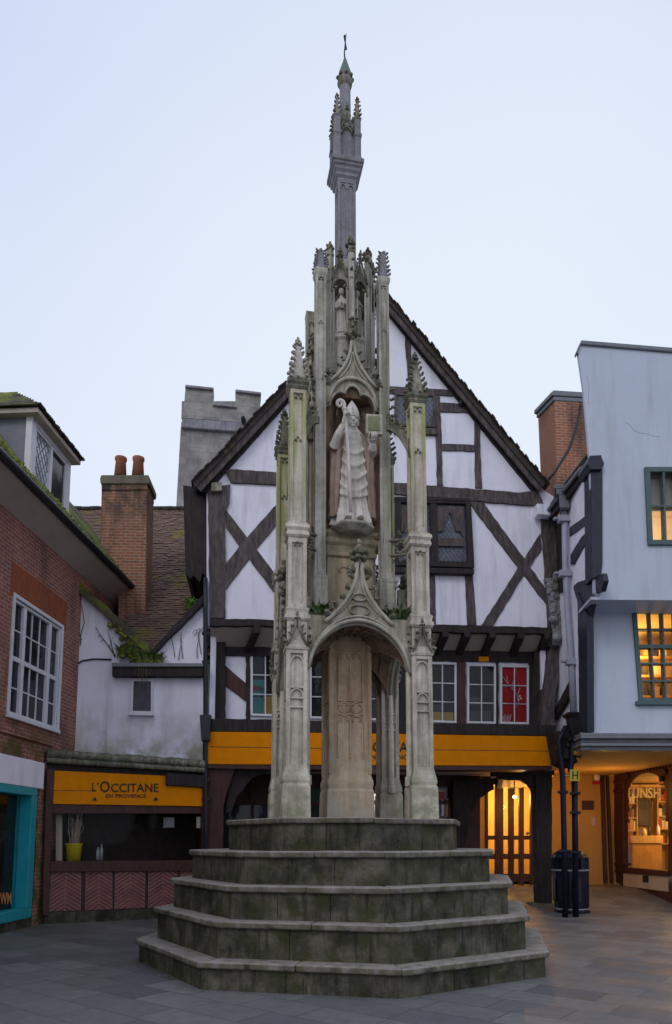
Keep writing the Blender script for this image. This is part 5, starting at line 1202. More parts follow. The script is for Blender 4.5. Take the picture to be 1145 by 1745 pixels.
# ---- arches, gables, vault
OW = .70
def arch_z(x, w=OW, zs=3.80, za=4.50): t = min(1, abs(x) / w); return zs + (za - zs) * ((1 - t ** 2.1) ** .58 * .94 + .06 * (1 - t))
def ogee(s, w=.47, z0=4.47, z1=5.32): return (.035 + (w - .035) * (1 - s) ** 2.3, z0 + (z1 - z0) * s)
front = MB(); y0 = -a - .07; n = 28
bot = [(-OW + 2 * OW * i / n, arch_z(-OW + 2 * OW * i / n)) for i in range(n + 1)]
top = [(.80, 3.80), (.80, 4.58)] + [ogee(0)] ; top = [(.80, 3.80), (.80, 4.56), (.47, 4.56)] + [ogee(s) for s in (.12, .25, .4, .55, .7, .85, 1)]
poly = [(x, z) for x, z in bot] + top + [(-x, z) for x, z in top[::-1]]
front.prism([V((x, y0, z)) for x, z in poly], V((0, .13, 0)))
fm_ = MB()
for r_, yy, dz in ((.028, y0 - .012, .024), (.018, y0 - .02, .075), (.026, y0 + .07, .0)):
    fm_.tube([V((x * (1 - dz * .4), yy, z + dz)) for x, z in bot], r_, 7)
for sgn in (-1, 1):
    fm_.tube([V((sgn * ogee(s)[0], y0 - .02, ogee(s)[1])) for s in [i / 14 for i in range(15)]], .03, 7)
    fm_.tube([V((sgn * (ogee(s)[0] * .72 - .0), y0 - .012, 4.56 + (ogee(s)[1] - 4.47) * .72)) for s in [i / 14 for i in range(15)]], .014, 5)
# tracery eyes inside the gable
for z, s_ in ((4.84, .085), (4.66, .12)):
    front.tube([V((s_ * 1.15 * math.cos(t), y0 - .014, z + s_ * .6 * math.sin(t))) for t in [2 * math.pi * i / 14 for i in range(14)]], .016, 5, closed=True)
croc = MB()
for sgn in (-1, 1):
    for s in (.10, .24, .38, .54, .72):
        x, z = ogee(s); crocket(croc, (sgn * (x + .035), y0 - .02, z + .01), .075 * (1.15 - .3 * s), V((sgn * .7, -.3, .6)))
    croc.merge(MB().blob((sgn * .115, y0 - .03, 5.22), (.07, .05, .05), 1, .2)); 
    for i in range(5): croc.blob((sgn * random.uniform(.07, .16), y0 - .03 + random.uniform(-.04, .04), 5.22 + random.uniform(-.05, .05)), .035, 1, .3)
finial(croc, (0, y0, 5.27), .17, 1.25)
for i in range(8): t = i * .785; croc.blob((math.cos(t) * .105, y0 - .02 + math.sin(t) * .07, 5.45 + .02 * (i % 2)), (.045, .045, .04), 1, .2)
# vault: ruled web from each arch head back to the core with ribs
vault = MB(); m = 16; ribs = MB()
rows_ = []
for j in range(7):
    t = j / 6; row = []
    for i in range(m + 1):
        u = -1 + 2 * i / m; xo, zo = u * OW, arch_z(u * OW * .985) - .0; xi, zi = u * .30, 4.50 - .22 * abs(u) ** 3
        e_ = math.sin(t * math.pi / 2) ** .75; x = xo * (1 - t) + xi * t; z = zo + (zi - zo) * e_; row.append(V((x, -a + .05 + (a - .05 - .29) * t, z)))
    rows_.append(row)
vault.add([v for r_ in rows_ for v in r_], [[j * (m + 1) + i, j * (m + 1) + i + 1, (j + 1) * (m + 1) + i + 1, (j + 1) * (m + 1) + i] for j in range(6) for i in range(m)], True)
for i in (0, 3, 6, 8, 10, 13, 16): ribs.tube([r_[i] - V((0, 0, .012)) for r_ in rows_], .020, 5)
for j in (2, 4): ribs.tube([v - V((0, 0, .01)) for v in rows_[j]], .016, 5)
for i, j in ((8, 3), (6, 2), (10, 2), (8, 1), (5, 4), (11, 4)): ribs.blob(rows_[j][i] - V((0, 0, .02)), (.04, .04, .03), 1, .2)
vault.merge(ribs)
for k in range(4):
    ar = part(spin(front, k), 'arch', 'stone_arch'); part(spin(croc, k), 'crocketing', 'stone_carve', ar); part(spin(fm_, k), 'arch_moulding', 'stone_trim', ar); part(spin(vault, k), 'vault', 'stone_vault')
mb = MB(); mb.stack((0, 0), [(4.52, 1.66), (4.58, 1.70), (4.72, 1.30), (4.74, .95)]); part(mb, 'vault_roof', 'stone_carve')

# ---- corner piers
for ci, (sx, sy) in enumerate(((-1, -1), (1, -1), (1, 1), (-1, 1))):
    c = (sx * a, sy * a); mb = MB()
    mb.stack(c, [(1.86, .37), (2.27, .36), (2.31, .33), (2.35, .35), (2.40, .34), (2.45, .31), (2.52, .285)])
    shaft(mb, c, .28, 2.50, 4.06, head=.05); mb.stack(c, [(4.06, .30), (4.10, .32), (4.13, .29)])
    for z in (3.30, 3.42, 3.56): mb.box((c[0], c[1], z), (.275, .275, .025))
    for d in range(4):            # little tracery arches on the shaft faces
        m_ = Matrix.Translation((c[0], c[1], 0)) @ Matrix.Rotation(R(90 * d), 4, 'Z'); t_ = MB()
        for zz in (3.43, 3.87): t_.tube([V((.085 * math.cos(q), -.128, zz + .11 * math.sin(q))) for q in [math.pi * i / 8 for i in range(9)]], .013, 5)
        mb.merge(t_, m_)
    shaft(mb, c, .265, 4.12, 4.46); mb.stack(c, [(4.45, .29), (4.48, .335), (4.52, .335), (4.55, .29), (4.58, .30), (4.61, .325), (4.64, .27)])
    shaft(mb, c, .25, 4.62, 5.60); mb.stack(c, [(5.60, .26), (5.63, .31), (5.66, .31), (5.69, .28), (5.73, .33), (5.77, .32), (5.83, .225)])
    shaft(mb, c, .22, 5.82, 7.75)     # attached slim shaft facing inwards that carries the arch
    for q in ((-sx, 0), (0, -sy)): mb.tube([V((c[0] + q[0] * .15, c[1] + q[1] * .15, z)) for z in (2.3, 2.42, 2.44, 3.85)], [.075, .07, .05, .045], 8)
    p = part(mb, 'pier', 'stone', bevel=.006)
    h = MB()          # crocketed ogee hoods on the outer faces
    for d in range(4):
        m_ = Matrix.Translation((c[0], c[1], 0)) @ Matrix.Rotation(R(90 * d), 4, 'Z'); t_ = MB()
        for s_ in (-1, 1):
            pts = [V((s_ * (.02 + .125 * (1 - q) ** 1.9), -.158, 4.10 + .36 * q)) for q in [i / 7 for i in range(8)]]; t_.tube(pts, .019, 5)
            for q in (1, 3, 5): crocket(t_, pts[q] + V((s_ * .02, -.01, 0)), .042, V((s_ * .7, -.3, .5)))
        finial(t_, (0, -.162, 4.44), .06, 1.2); h.merge(t_, m_)
    part(h, 'ogee_hood', 'stone_carve' if ci != 0 else 'stone_carve', p)
    cp = MB(); cp.stack(c, [(7.735, .21), (7.74, .235), (7.77, .265), (7.795, .25), (7.83, .295), (7.86, .295), (7.88, .24)])
    for q in range(12): cp.blob((c[0] + .125 * math.cos(q * .524), c[1] + .125 * math.sin(q * .524), 7.89), .035, 1, .3)
    part(cp, 'pier_capital', 'stone_carve', p)
    tr = MB(); trefoil_shade(tr, c, .205, 7.62, .06); trefoil_shade(tr, c, .19, 7.0, .055) ; trefoil_shade(tr, c, .235, 5.50, .055); part(tr, 'trefoil_shade', 'stone_carve', p)  # sooty stone reused here as the shade inside the trefoil holes
    pin = pinnacle(c, .22, 7.87, 8.58, 6, .066); part(pin, 'pinnacle', 'stone_carve' if ci != 0 else 'stone_up', p)
    # flying link from pier to inner shaft
    D1 = V((-sx, -sy, 0)).normalized(); P1 = V((c[0], c[1], 0)); L = .53; side = V((D1.y, -D1.x, 0)) * .045; fl = MB()
    def F2(u, z): return P1 + D1 * u + V((0, 0, z))
    lo_ = [F2(.10 + (L - .17) * t, 7.02 + .50 * math.sin(t * math.pi / 2)) for t in [i / 8 for i in range(9)]]; up_ = [F2(.10 + (L - .17) * t, 7.17 + .45 * math.sin(t * math.pi / 2) ** .8) for t in [i / 8 for i in range(9)]]
    fl.prism([q - side for q in lo_ + up_[::-1]], side * 2)
    fl.tube([F2(.09 + (L - .15) * t, 7.20 + .50 * t ** .7) for t in [i / 8 for i in range(9)]], .028, 6); 
    fl.tube([F2(.12, 5.80), F2(L - .06, 5.84)], .025, 6); fl.tube([F2(.12, 5.58), F2(L - .06, 5.62)], .022, 6)
    for q in range(8): fl.blob(F2(.265 + .075 * math.cos(q * .785), 5.70 + .075 * math.sin(q * .785)), (.035, .035, .035), 1, .2)
    for t in (.15, .38, .6, .82, .95): crocket(fl, F2(.1 + (L - .17) * t, 7.25 + .46 * t ** .7), .075, V((0, 0, 1)))
    for t in (.2, .5, .8): crocket(fl, F2(.1 + (L - .17) * t, 5.88), .06); crocket(fl, F2(.1 + (L - .17) * t, 5.55), .05, V((0, 0, -1)))
    for z in (7.72, 7.86, 8.0, 8.14): crocket(fl, F2(L - .13, z), .06, -D1)
    for i in range(14): fl.blob(F2(random.uniform(.08, .45), random.uniform(4.62, 4.80)), random.uniform(.03, .07), 1, .3)
    part(fl, 'flying_buttress', 'stone_carve')

# ---- second stage: pedestal wall, inner shafts, niches
mb = MB(); mb.stack((0, 0), [(4.58, .90), (4.72, .84), (4.80, .70), (5.62, .68), (5.64, .76), (5.69, .78), (5.72, .72), (5.79, .74), (5.83, .82), (5.88, .84), (5.91, .80), (5.95, .88), (6.0, .88), (6.02, .70)])
panels(mb, .68, [('mull', 4.86, 5.36), ('heads', 5.36, 5.5)]); part(mb, 'pedestal_stage', 'stone_mid', bevel=.008)
mb = MB()
for k in range(4):
    b = MB(); b.stack((0, -.42), [(5.93, .22), (5.975, .30), (6.0, .335), (6.035, .335), (6.04, .32)], 8, R(22.5)); mb.merge(b, Matrix.Rotation(R(90 * k), 4, 'Z'))
part(mb, 'statue_plinth', 'stone_up', bevel=.006)
mb = MB()
for k in range(4): m_ = Matrix.Rotation(R(45 + 90 * k), 3, 'Z'); mb.box(m_ @ V((.31, 0, 7.05)), (.62, .09, 2.3), M=m_)
mb.box((0, 0, 7.05), (.30, .30, 2.3), R(45)); mb.stack((0, 0), [(8.02, .94), (8.14, .98), (8.22, .98), (8.3, .86), (8.34, .7)])
# little domed hoods inside each niche
for k in range(4):
    b = MB(); rr = [[V((.37 * math.cos(math.pi * i / 10) * (1 - t * t * .9), -.08 - .40 * (1 - t * .3) * math.sin(math.pi * i / 10) * (1 - t * .4), 7.76 + .30 * math.sin(t * math.pi / 2))) for i in range(11)] for t in (0, .3, .6, .85, 1)]
    b.add([v for r_ in rr for v in r_], [[j * 11 + i, j * 11 + i + 1, (j + 1) * 11 + i + 1, (j + 1) * 11 + i] for j in range(4) for i in range(10)], True)
    b2 = MB()
    for i in range(1, 10, 2): b2.tube([r_[i] for r_ in rr], .012, 4)
    mb.merge(b2, Matrix.Rotation(R(90 * k), 4, 'Z'))
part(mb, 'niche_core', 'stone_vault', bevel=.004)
s2 = .475
for ci, (sx, sy) in enumerate(((-1, -1), (1, -1), (1, 1), (-1, 1))):
    c = (sx * s2, sy * s2); mb = MB()
    mb.stack(c, [(4.56, .225), (5.16, .215), (5.2, .205), (5.24, .22), (5.28, .165)]); shaft(mb, c, .158, 5.26, 9.9, .24, .8)
    if ci != 3: mb.stack(c, [(9.86, .16), (9.90, .19), (9.95, .20), (9.99, .16)])
    else: mb.stack(c, [(9.88, .16), (10.0, .175), (10.02, .175)])
    p = part(mb, 'inner_shaft', 'stone_up', bevel=.005)
    tr = MB(); trefoil_shade(tr, c, .146, 9.8, .045); trefoil_shade(tr, c, .14, 9.1, .04); part(tr, 'trefoil_shade', 'stone_carve', p)
    if ci in (0, 1, 2): part(pinnacle(c, .155, 9.98, 10.42 if ci else 10.30, 6, .05, broken=1.0 if ci == 1 else (.6 if ci == 0 else 1.0)), 'pinnacle', 'stone_top', p)
# ---- niche canopies
yc_ = -.53; can = MB()
def lobe(x0, z0, x1, z1, h, n=8):
    return [(x0 + (x1 - x0) * (1 - math.cos(math.pi * i / n)) / 2, z0 + (z1 - z0) * i / n + h * math.sin(math.pi * i / n)) for i in range(n + 1)]
edge = lobe(-.345, 7.72, -.12, 7.93, .12) + lobe(-.12, 7.93, .12, 7.93, .15)[1:] + lobe(.12, 7.93, .345, 7.72, .12)[1:]
def og2(s): return (.02 + .34 * (1 - s) ** 2.1, 8.08 + .70 * s)
topc = [(.40, 7.72), (.40, 8.12)] + [og2(s) for s in (0, .15, .3, .45, .6, .8, 1)]
can.prism([V((x, yc_, z)) for x, z in [(-.40, 7.72)] + edge + topc + [(-x, z) for x, z in topc[::-1][:-1]]], V((0, .12, 0)))
cm = MB(); cm.tube([V((x, yc_ - .012, z)) for x, z in edge], .021, 6)
mainarc = [(-.36 + .72 * i / 16, 7.76 + .43 * (1 - (abs(-.36 + .72 * i / 16) / .36) ** 2.2) ** .6) for i in range(17)]
cm.tube([V((x, yc_ - .02, z)) for x, z in mainarc], .028, 6)
for s_ in (-1, 1): cm.tube([V((s_ * og2(s)[0], yc_ - .02, og2(s)[1])) for s in [i / 10 for i in range(11)]], .024, 6); cm.tube([V((s_ * og2(s)[0] * .6, yc_ - .012, 8.16 + (og2(s)[1] - 8.08) * .65)) for s in [i / 10 for i in range(11)]], .013, 5)
cc = MB()
for s_ in (-1, 1):
    for s in (.05, .2, .36, .52, .7): x, z = og2(s); crocket(cc, (s_ * (x + .03), yc_ - .02, z + .01), .062, V((s_ * .7, -.2, .6)))
    for i in range(16): cc.blob((s_ * random.uniform(.34, .44), yc_ + random.uniform(-.02, .1), random.uniform(8.05, 8.4)), random.uniform(.025, .05), 1, .3)
cc.tube([V((0, yc_, 8.75)), V((0, yc_, 9.15))], [.034, .024], 6)
for i in range(14): t = i * .8; cc.blob((math.cos(t) * random.uniform(.03, .11), yc_ + math.sin(t) * .05, 8.88 + random.uniform(-.04, .05)), random.uniform(.024, .04), 1, .3)
for i in range(12): t = i * .8; cc.blob((math.cos(t) * random.uniform(.02, .08), yc_ + math.sin(t) * .04, 9.12 + random.uniform(-.04, .05)), random.uniform(.02, .035), 1, .3)
for s in (.2, .45, .7): cc.blob((0, yc_ - .02, 8.74 + .4 * s), .04, 1, .3)
for k in range(4): q = part(spin(can, k), 'niche_canopy', 'stone_arch', bevel=.004); q.location.z = .09; part(spin(cm, k), 'canopy_moulding', 'stone_trim', q); part(spin(cc, k), 'crocketing', 'stone_carve', q)

# ---- lantern stage
def op(r, k, z=0): a_ = R(-90 + 45 * k); return V((r * math.cos(a_), r * math.sin(a_), z))
mb = MB(); mb.stack((0, 0), [(8.25, .44), (8.4, .42), (9.02, .40), (9.06, .43), (9.12, .43), (9.15, .36)], 8, R(-90)); mb.stack((0, 0), [(9.1, .20), (10.2, .20)], 8, R(-67.5))
mb.stack((0, 0), [(9.98, .40), (10.1, .40), (10.22, .34), (10.34, .24), (10.5, .2)], 8, R(-90)); lan = part(mb, 'lantern', 'stone_up')
for k in range(8):
    p = op(.42, k); mb = MB(); m_ = Matrix.Rotation(R(-90 + 45 * k), 3, 'Z')
    mb.box((p.x, p.y, 9.12), (.085, .075, 1.75), M=m_); 
    for s_ in (-1, 1): q = p + m_ @ V((-.02, s_ * .05, 0)); mb.tube([V((q.x, q.y, 8.3)), V((q.x, q.y, 9.86))], .02, 6)
    mb.box((p.x, p.y, 10.22), (.085, .085, .56), M=m_); part(mb, 'lantern_post', 'stone_up', lan, bevel=.004)
    t_ = MB(); t_.frustum((p.x, p.y), .11, .09, 10.40, 10.48, 4); finial(t_, (p.x, p.y, 10.46), .10 if k % 2 else .12, 1.1)
    for j in range(10): t_.blob((p.x + random.uniform(-.06, .06), p.y + random.uniform(-.06, .06), random.uniform(10.1, 10.6)), random.uniform(.02, .045), 1, .3)
    t_.merge(MB()); part(t_, 'lantern_pinnacle', 'stone_carve', lan)
    # arched head and gablet of the bay between this post and the next
    A_, B_ = op(.42, k), op(.42, k + 1); u = (B_ - A_).normalized(); mid = (A_ + B_) / 2; nrm = mid.normalized(); hw = (B_ - A_).length / 2 - .035
    edge_ = [(hw * math.cos(t), 9.80 + .17 * math.sin(t) ** .8 + .02 * (1 - abs(math.cos(t)))) for t in [math.pi * (1 - i / 12) for i in range(13)]]
    poly = edge_ + [(hw, 10.0), (.10, 10.02), (0, 10.28), (-.10, 10.02), (-hw, 10.0)]
    b = MB(); b.prism([mid + u * x + V((0, 0, z)) - nrm * .015 for x, z in poly], nrm * .04)
    for s_ in (-1, 1): b.tube([mid + u * (s_ * (hw * .95) * (1 - q)) + nrm * .035 + V((0, 0, 9.99 + .34 * q)) for q in (0, .33, .66, 1)], .016, 5)
    b.tube([mid + u * x + nrm * .03 + V((0, 0, z)) for x, z in edge_], .014, 5)
    for s_ in (-1, 1): b.blob(mid + u * s_ * hw * .55 + V((0, 0, 9.88)), (.03, .03, .03), 1, .1)
    for q in (.25, .5, .75):
        for s_ in (-1, 1): crocket(b, mid + u * (s_ * hw * .95 * (1 - q)) + nrm * .03 + V((0, 0, 10.01 + .34 * q)), .035)
    finial(b, mid + nrm * .03 + V((0, 0, 10.30)), .085, 1.4); part(b, 'lantern_gablet', 'stone_carve', lan)

# ---- upper shaft, capital, turret
mb = MB(); mb.stack((0, 0), [(10.2, .36), (10.5, .34), (10.56, .29)]); shaft(mb, (0, 0), .285, 10.5, 11.93, .14, .9, True, .05)
b = MB()
for x in (-.062, .062): b.tube([V((x + .05 * math.cos(t), -.138, 11.76 + .09 * math.sin(t))) for t in [math.pi * i / 8 for i in range(9)]], .012, 5)
for k in range(4): mb.merge(b, Matrix.Rotation(R(90 * k), 4, 'Z'))
part(mb, 'upper_shaft', 'stone_top', bevel=.004)
mb = MB(); mb.stack((0, 0), [(11.90, .285), (11.95, .30), (11.98, .35), (12.02, .355), (12.06, .41), (12.10, .42), (12.13, .47), (12.155, .465), (12.175, .51), (12.23, .515), (12.25, .49), (12.30, .40)]); part(mb, 'corbelled_capital', 'stone_top', bevel=.006)
mb = MB(); shaft(mb, (0, 0), .30, 12.5, 13.2, .16, .88, False, .06); mb.stack((0, 0), [(13.15, .30), (13.24, .22)])
tu = part(mb, 'turret', 'stone_top', bevel=.004)
for sx in (-1, 1):
    for sy in (-1, 1):
        c = (sx * .165, sy * .165); mb = MB(); mb.stack(c, [(12.52, .115), (12.58, .10), (12.9, .10), (12.92, .125), (12.96, .12), (12.98, .095), (13.22, .095), (13.24, .12), (13.27, .08)]); part(mb, 'turret_buttress', 'stone_top', tu)
        part(pinnacle(c, .085, 13.26, 13.68, 4, .038), 'turret_pinnacle', 'stone_carve', tu)
b = MB()
for s_ in (-1, 1):
    b.tube([V((s_ * (.01 + .11 * (1 - q) ** 1.5), -.165, 13.02 + .36 * q)) for q in [i / 6 for i in range(7)]], .018, 5)
    for q in (.2, .45, .7): crocket(b, (s_ * (.03 + .11 * (1 - q) ** 1.5), -.165, 13.04 + .36 * q), .035)
b.tube([V((.085 * math.cos(t), -.158, 12.98 + .12 * math.sin(t))) for t in [math.pi * i / 8 for i in range(9)]], .015, 5); finial(b, (0, -.165, 13.36), .06, 1.6)
mb = MB()
for k in range(4): mb.merge(b, Matrix.Rotation(R(90 * k), 4, 'Z'))
part(mb, 'turret_gablet', 'stone_carve', tu); tu.location.z = -.25
mb = MB(); mb.stack((0, 0), [(12.9, .11), (13.0, .095), (13.84, .09)], 8, R(22.5)); part(mb, 'spirelet_shaft', 'stone_top')
mb = MB(); mb.stack((0, 0), [(13.74, .09), (13.78, .115), (13.83, .13), (13.89, .12), (13.93, .125), (13.95, .10)], 8, R(22.5))
for k in range(8): mb.blob((.12 * math.cos(R(45 * k)), .12 * math.sin(R(45 * k)), 13.91), .032, 1, .2)
part(mb, 'spirelet_capital', 'stone_carve'); mb = MB(); mb.stack((0, 0), [(13.93, .122), (14.02, .10), (14.20, .045), (14.30, .018)], 8, R(22.5)); part(mb, 'lead_cone', 'copper')
mb = MB(); mb.tube([V((0, 0, 14.2)), V((-.01, 0, 14.4)), V((.02, 0, 14.76))], [.014, .012, .008], 6); d = V((.03, .09, 0)); mb.tube([V((.0, 0, 14.58)) - d, V((.01, 0, 14.61)) + d], .011, 6)
for s_ in (-1, 1): mb.blob(V((.005, 0, 14.595)) + d * s_, .02, 1, 0, True)
part(mb, 'metal_cross', 'metal_cross')

# ---- ferns rooted on the ledges (plants of their own)
Mx = Matrix.Translation((X0, Y0, 0)) @ Matrix.Rotation(PHI, 4, 'Z')
for (lx, ly, lab, n) in ((-.52, -.72, 'lower clump of ferns on the mossy cross ledge nearest the herringbone shop', 1.0), (.56, -.72, 'bushier clump of ferns on the mossy cross ledge nearest the pale grey house', 1.2), (.95, -.50, 'smallest fern, rooted in a crack behind a front pier of the cross', .5)):
    mb = MB(); c = Mx @ V((lx, ly, 4.60 if n > .6 else 4.62)); tuft(mb, c, int(90 * n), .24 * (1 if n > .6 else .7), .17 * n, .022); leafy(mb, c + V((0, 0, .03)), int(130 * n), (.17 * n, .12, .06), .022)
    tag(mb.build('ledge_fern', M['leaf_dk']), lab, 'fern', 'ferns on the ledges of the stone cross')

# =================================================================== statues
def remesh(o, vox, smooth=1):
    r_ = o.modifiers.new('remesh', 'REMESH'); r_.mode = 'VOXEL'; r_.voxel_size = vox; r_.use_smooth_shade = True
    if smooth: s_ = o.modifiers.new('smooth', 'SMOOTH'); s_.factor = .5; s_.iterations = smooth
def hand(mb, c, ax, fwd, s, curl):
    """palm with four unequal bent fingers and a thumb from its side"""
    c = V(c); ax = V(ax).normalized(); fwd = V(fwd).normalized(); nr = ax.cross(fwd).normalized()
    mb.loft([[c + ax * (t - .5) * s * .9 + fwd * (.22 * s * math.cos(q)) + nr * (.42 * s * math.sin(q)) for q in [2 * math.pi * i / 10 for i in range(10)]] for t in (0, .3, .7, 1)])
    for i, L in enumerate((.85, 1.0, .95, .75)):
        b = c + nr * (-.33 + .22 * i) * s + ax * .42 * s; p1 = b + (ax * .5 + fwd * .15) * L * s * .6; p2 = p1 + (ax * (1 - curl) + fwd * curl) * L * s * .45; p3 = p2 + (ax * (.6 - curl) + fwd * .8) * L * s * .3
        mb.tube([b, p1, p2, p3], [.11 * s, .105 * s, .095 * s, .075 * s], 6)
    t0 = c + nr * .38 * s - ax * .1 * s; mb.tube([t0, t0 + (nr * .35 + ax * .4 + fwd * .25) * s, t0 + (nr * .2 + ax * .75 + fwd * .6) * s], [.14 * s, .12 * s, .09 * s], 6)
def head(mb, c, s):
    """c = centre of the skull, s = head height; face towards -y"""
    c = V(c); k = s / 2
    rings = []
    for t in [i / 14 for i in range(15)]:
        z = -k + 2 * k * t; prof = math.sqrt(max(0.02, 1 - (2 * t - 1) ** 2)); wx = .40 * s * (prof ** .75) * (1 if t > .4 else .72 + .7 * t); wy = .47 * s * (prof ** .7)
        rings.append([c + V((wx * math.cos(q), wy * math.sin(q) + .02 * s - (.03 * s if t < .35 else 0), z)) for q in [2 * math.pi * i / 18 for i in range(18)]])
    mb.loft(rings)
    mb.loft([[c + V((w_ * math.cos(q), -.44 * s + dy + w_ * .8 * math.sin(q), z)) for q in [2 * math.pi * i / 8 for i in range(8)]] for z, w_, dy in ((-.13 * s, .075 * s, -.03 * s), (-.08 * s, .085 * s, -.055 * s), (.06 * s, .05 * s, .0), (.13 * s, .04 * s, .02 * s))])   # nose
    for sx in (-1, 1):
        mb.blob(c + V((sx * .17 * s, -.40 * s, .13 * s)), (.13 * s, .06 * s, .035 * s), 2, 0, True); mb.blob(c + V((sx * .16 * s, -.385 * s, .045 * s)), (.07 * s, .04 * s, .035 * s), 2, 0, True)
        mb.blob(c + V((sx * .20 * s, -.33 * s, -.12 * s)), (.11 * s, .09 * s, .10 * s), 2, 0, True); mb.blob(c + V((sx * .40 * s, .02 * s, .0)), (.05 * s, .10 * s, .15 * s), 2, 0, True)
    for dz, w_ in ((-.215, .13), (-.265, .11)): mb.blob(c + V((0, -.415 * s, dz * s)), (w_ * s, .05 * s, .028 * s), 2, 0, True)
    mb.blob(c + V((0, -.36 * s, -.40 * s)), (.14 * s, .10 * s, .09 * s), 2, 0, True)
def robe(mb, prof, folds, phase, hem=None, swag=None, n=72):
    rings = []
    zs = [prof[0][0] + (prof[-1][0] - prof[0][0]) * i / 90 for i in range(91)]
    for z in zs:
        for (za, xa, ya), (zb_, xb, yb) in zip(prof, prof[1:]):
            if za <= z <= zb_ + 1e-6: t = (z - za) / (zb_ - za); t = t * t * (3 - 2 * t); rx, ry = xa + (xb - xa) * t, ya + (yb - ya) * t
        ring = []
        for i in range(n):
            q = 2 * math.pi * i / n; fr = math.cos(q + math.pi / 2)      # +1 at the front (-y)
            amp = folds * max(0, 1 - z / 1.15) ; k = 1 + amp * (1.5 - 2.6 * abs(math.sin(5.5 * q + phase + .9 * math.sin(2.5 * z))) ** .7 + .6 * math.sin(17 * q + 2 * phase + 3 * z)) / max(rx, .05)
            add = 0
            if hem and z > hem(fr): add += .028
            if swag and fr > .2 and swag[0] < z < swag[1]: e = min(1, (z - swag[0]) / .1, (swag[1] - z) / .1); add += .030 * e * ((.5 + .5 * math.sin(2 * math.pi * (z * 5.2 - 2.8 * (1 - fr)))) ** 3 - .3) * min(1, (fr - .2) * 2)
            ring.append(V(((rx * k + add) * math.cos(q), (ry * k + add) * math.sin(q), z)))
        rings.append(ring)
    mb.loft(rings)
SL = Mx @ V((.0, -.45, 6.04))
S1 = thing('bishop_statue', 'stone statue of a mitred bishop holding a crozier and book on the cross', 'statue', SL, PHI - R(4))
mb = MB(); robe(mb, [(0, .30, .24), (.06, .29, .235), (.35, .25, .20), (.75, .245, .19), (1.05, .235, .175), (1.25, .225, .15), (1.38, .17, .12), (1.45, .085, .08), (1.50, .065, .07)], .026, .6, hem=lambda f_: .34 + .28 * (1 - f_) * .9 if f_ > -.2 else 1.2, swag=(.42, 1.22))
mb.tube([V((-.17, 0, 1.33)), V((-.255, -.07, 1.19)), V((-.275, -.17, 1.13)), V((-.225, -.26, 1.26)), V((-.165, -.30, 1.385))], [.085, .08, .072, .058, .038], 10)
mb.tube([V((.17, 0, 1.33)), V((.25, -.05, 1.18)), V((.27, -.12, 1.09)), V((.27, -.22, 1.10)), V((.27, -.27, 1.14))], [.085, .085, .08, .065, .042], 10)
hand(mb, (-.15, -.315, 1.43), (.2, -.2, 1), (.8, -.5, 0), .115, .75); hand(mb, (.27, -.30, 1.165), (0, -.8, .2), (0, 0, 1), .11, .6)
head(mb, (0, -.05, 1.572), .24); mb.tube([V((0, 0, 1.40)), V((0, -.02, 1.52))], [.075, .062], 12)
mb.tube([V((.11 * math.cos(q), -.01 + .10 * math.sin(q), 1.425 - .02 * math.sin(q))) for q in [2 * math.pi * i / 16 for i in range(16)]], .026, 7, closed=True)
for x in (-.07, .07): mb.loft([[V((x + dx, -.185 - .02 * (1 - z / .3) + dy, z)) for dx, dy in ((-.045, 0), (.045, 0), (.045, .06), (-.045, .06))] for z in (.02, .16, .30)], smooth=False)
for x in (-.085, .085): mb.blob((x, -.24, .035), (.055, .10, .035), 2, .02, True)
o = mb.build('robed_body', M['statue'], S1, local=True); remesh(o, .0075, 0)
mb = MB(); rr = []
for z, wx, wy in ((1.615, .105, .115), (1.66, .11, .118), (1.74, .105, .10), (1.82, .075, .06), (1.88, .040, .032), (1.92, .010, .010)): rr.append([V((wx * math.cos(q), -.035 + wy * math.sin(q), z)) for q in [2 * math.pi * i / 20 for i in range(20)]])
mb.loft(rr); mb.tube([V((.108 * math.cos(q), -.035 + .118 * math.sin(q), 1.635)) for q in [2 * math.pi * i / 20 for i in range(20)]], .012, 5, closed=True); mb.tube([V((0, -.152, 1.64)), V((0, -.135, 1.75)), V((0, -.085, 1.84)), V((0, -.045, 1.92))], .010, 5); mb.build('mitre', M['statue'], S1, local=True)
mb = MB(); cr = [V((-.055, -.29, .10)), V((-.075, -.295, .6)), V((-.10, -.30, 1.1)), V((-.125, -.30, 1.42)), V((-.145, -.295, 1.62))] + [V((-.205 + .058 * math.cos(t) * (1 - .09 * t), -.29, 1.70 + .066 * math.sin(t) * (1 - .09 * t))) for t in [i * .55 for i in range(15)]]
mb.tube(cr, [.026, .026, .025, .025, .028] + [.028 - .0008 * i for i in range(15)], 9); mb.blob(cr[4], (.042, .042, .03), 2, .05, True); mb.build('crozier', M['statue'], S1, local=True)
mb = MB(); mb.box((.275, -.325, 1.385), (.235, .075, .30)); bk = mb.build('book', M['stone_trim'], S1, local=True, bevel=.008)
mb = MB(); mb.box((.270, -.366, 1.392), (.165, .014, .215)); mb.build('book_panel', M['book_green'], bk, local=True, bevel=.004)
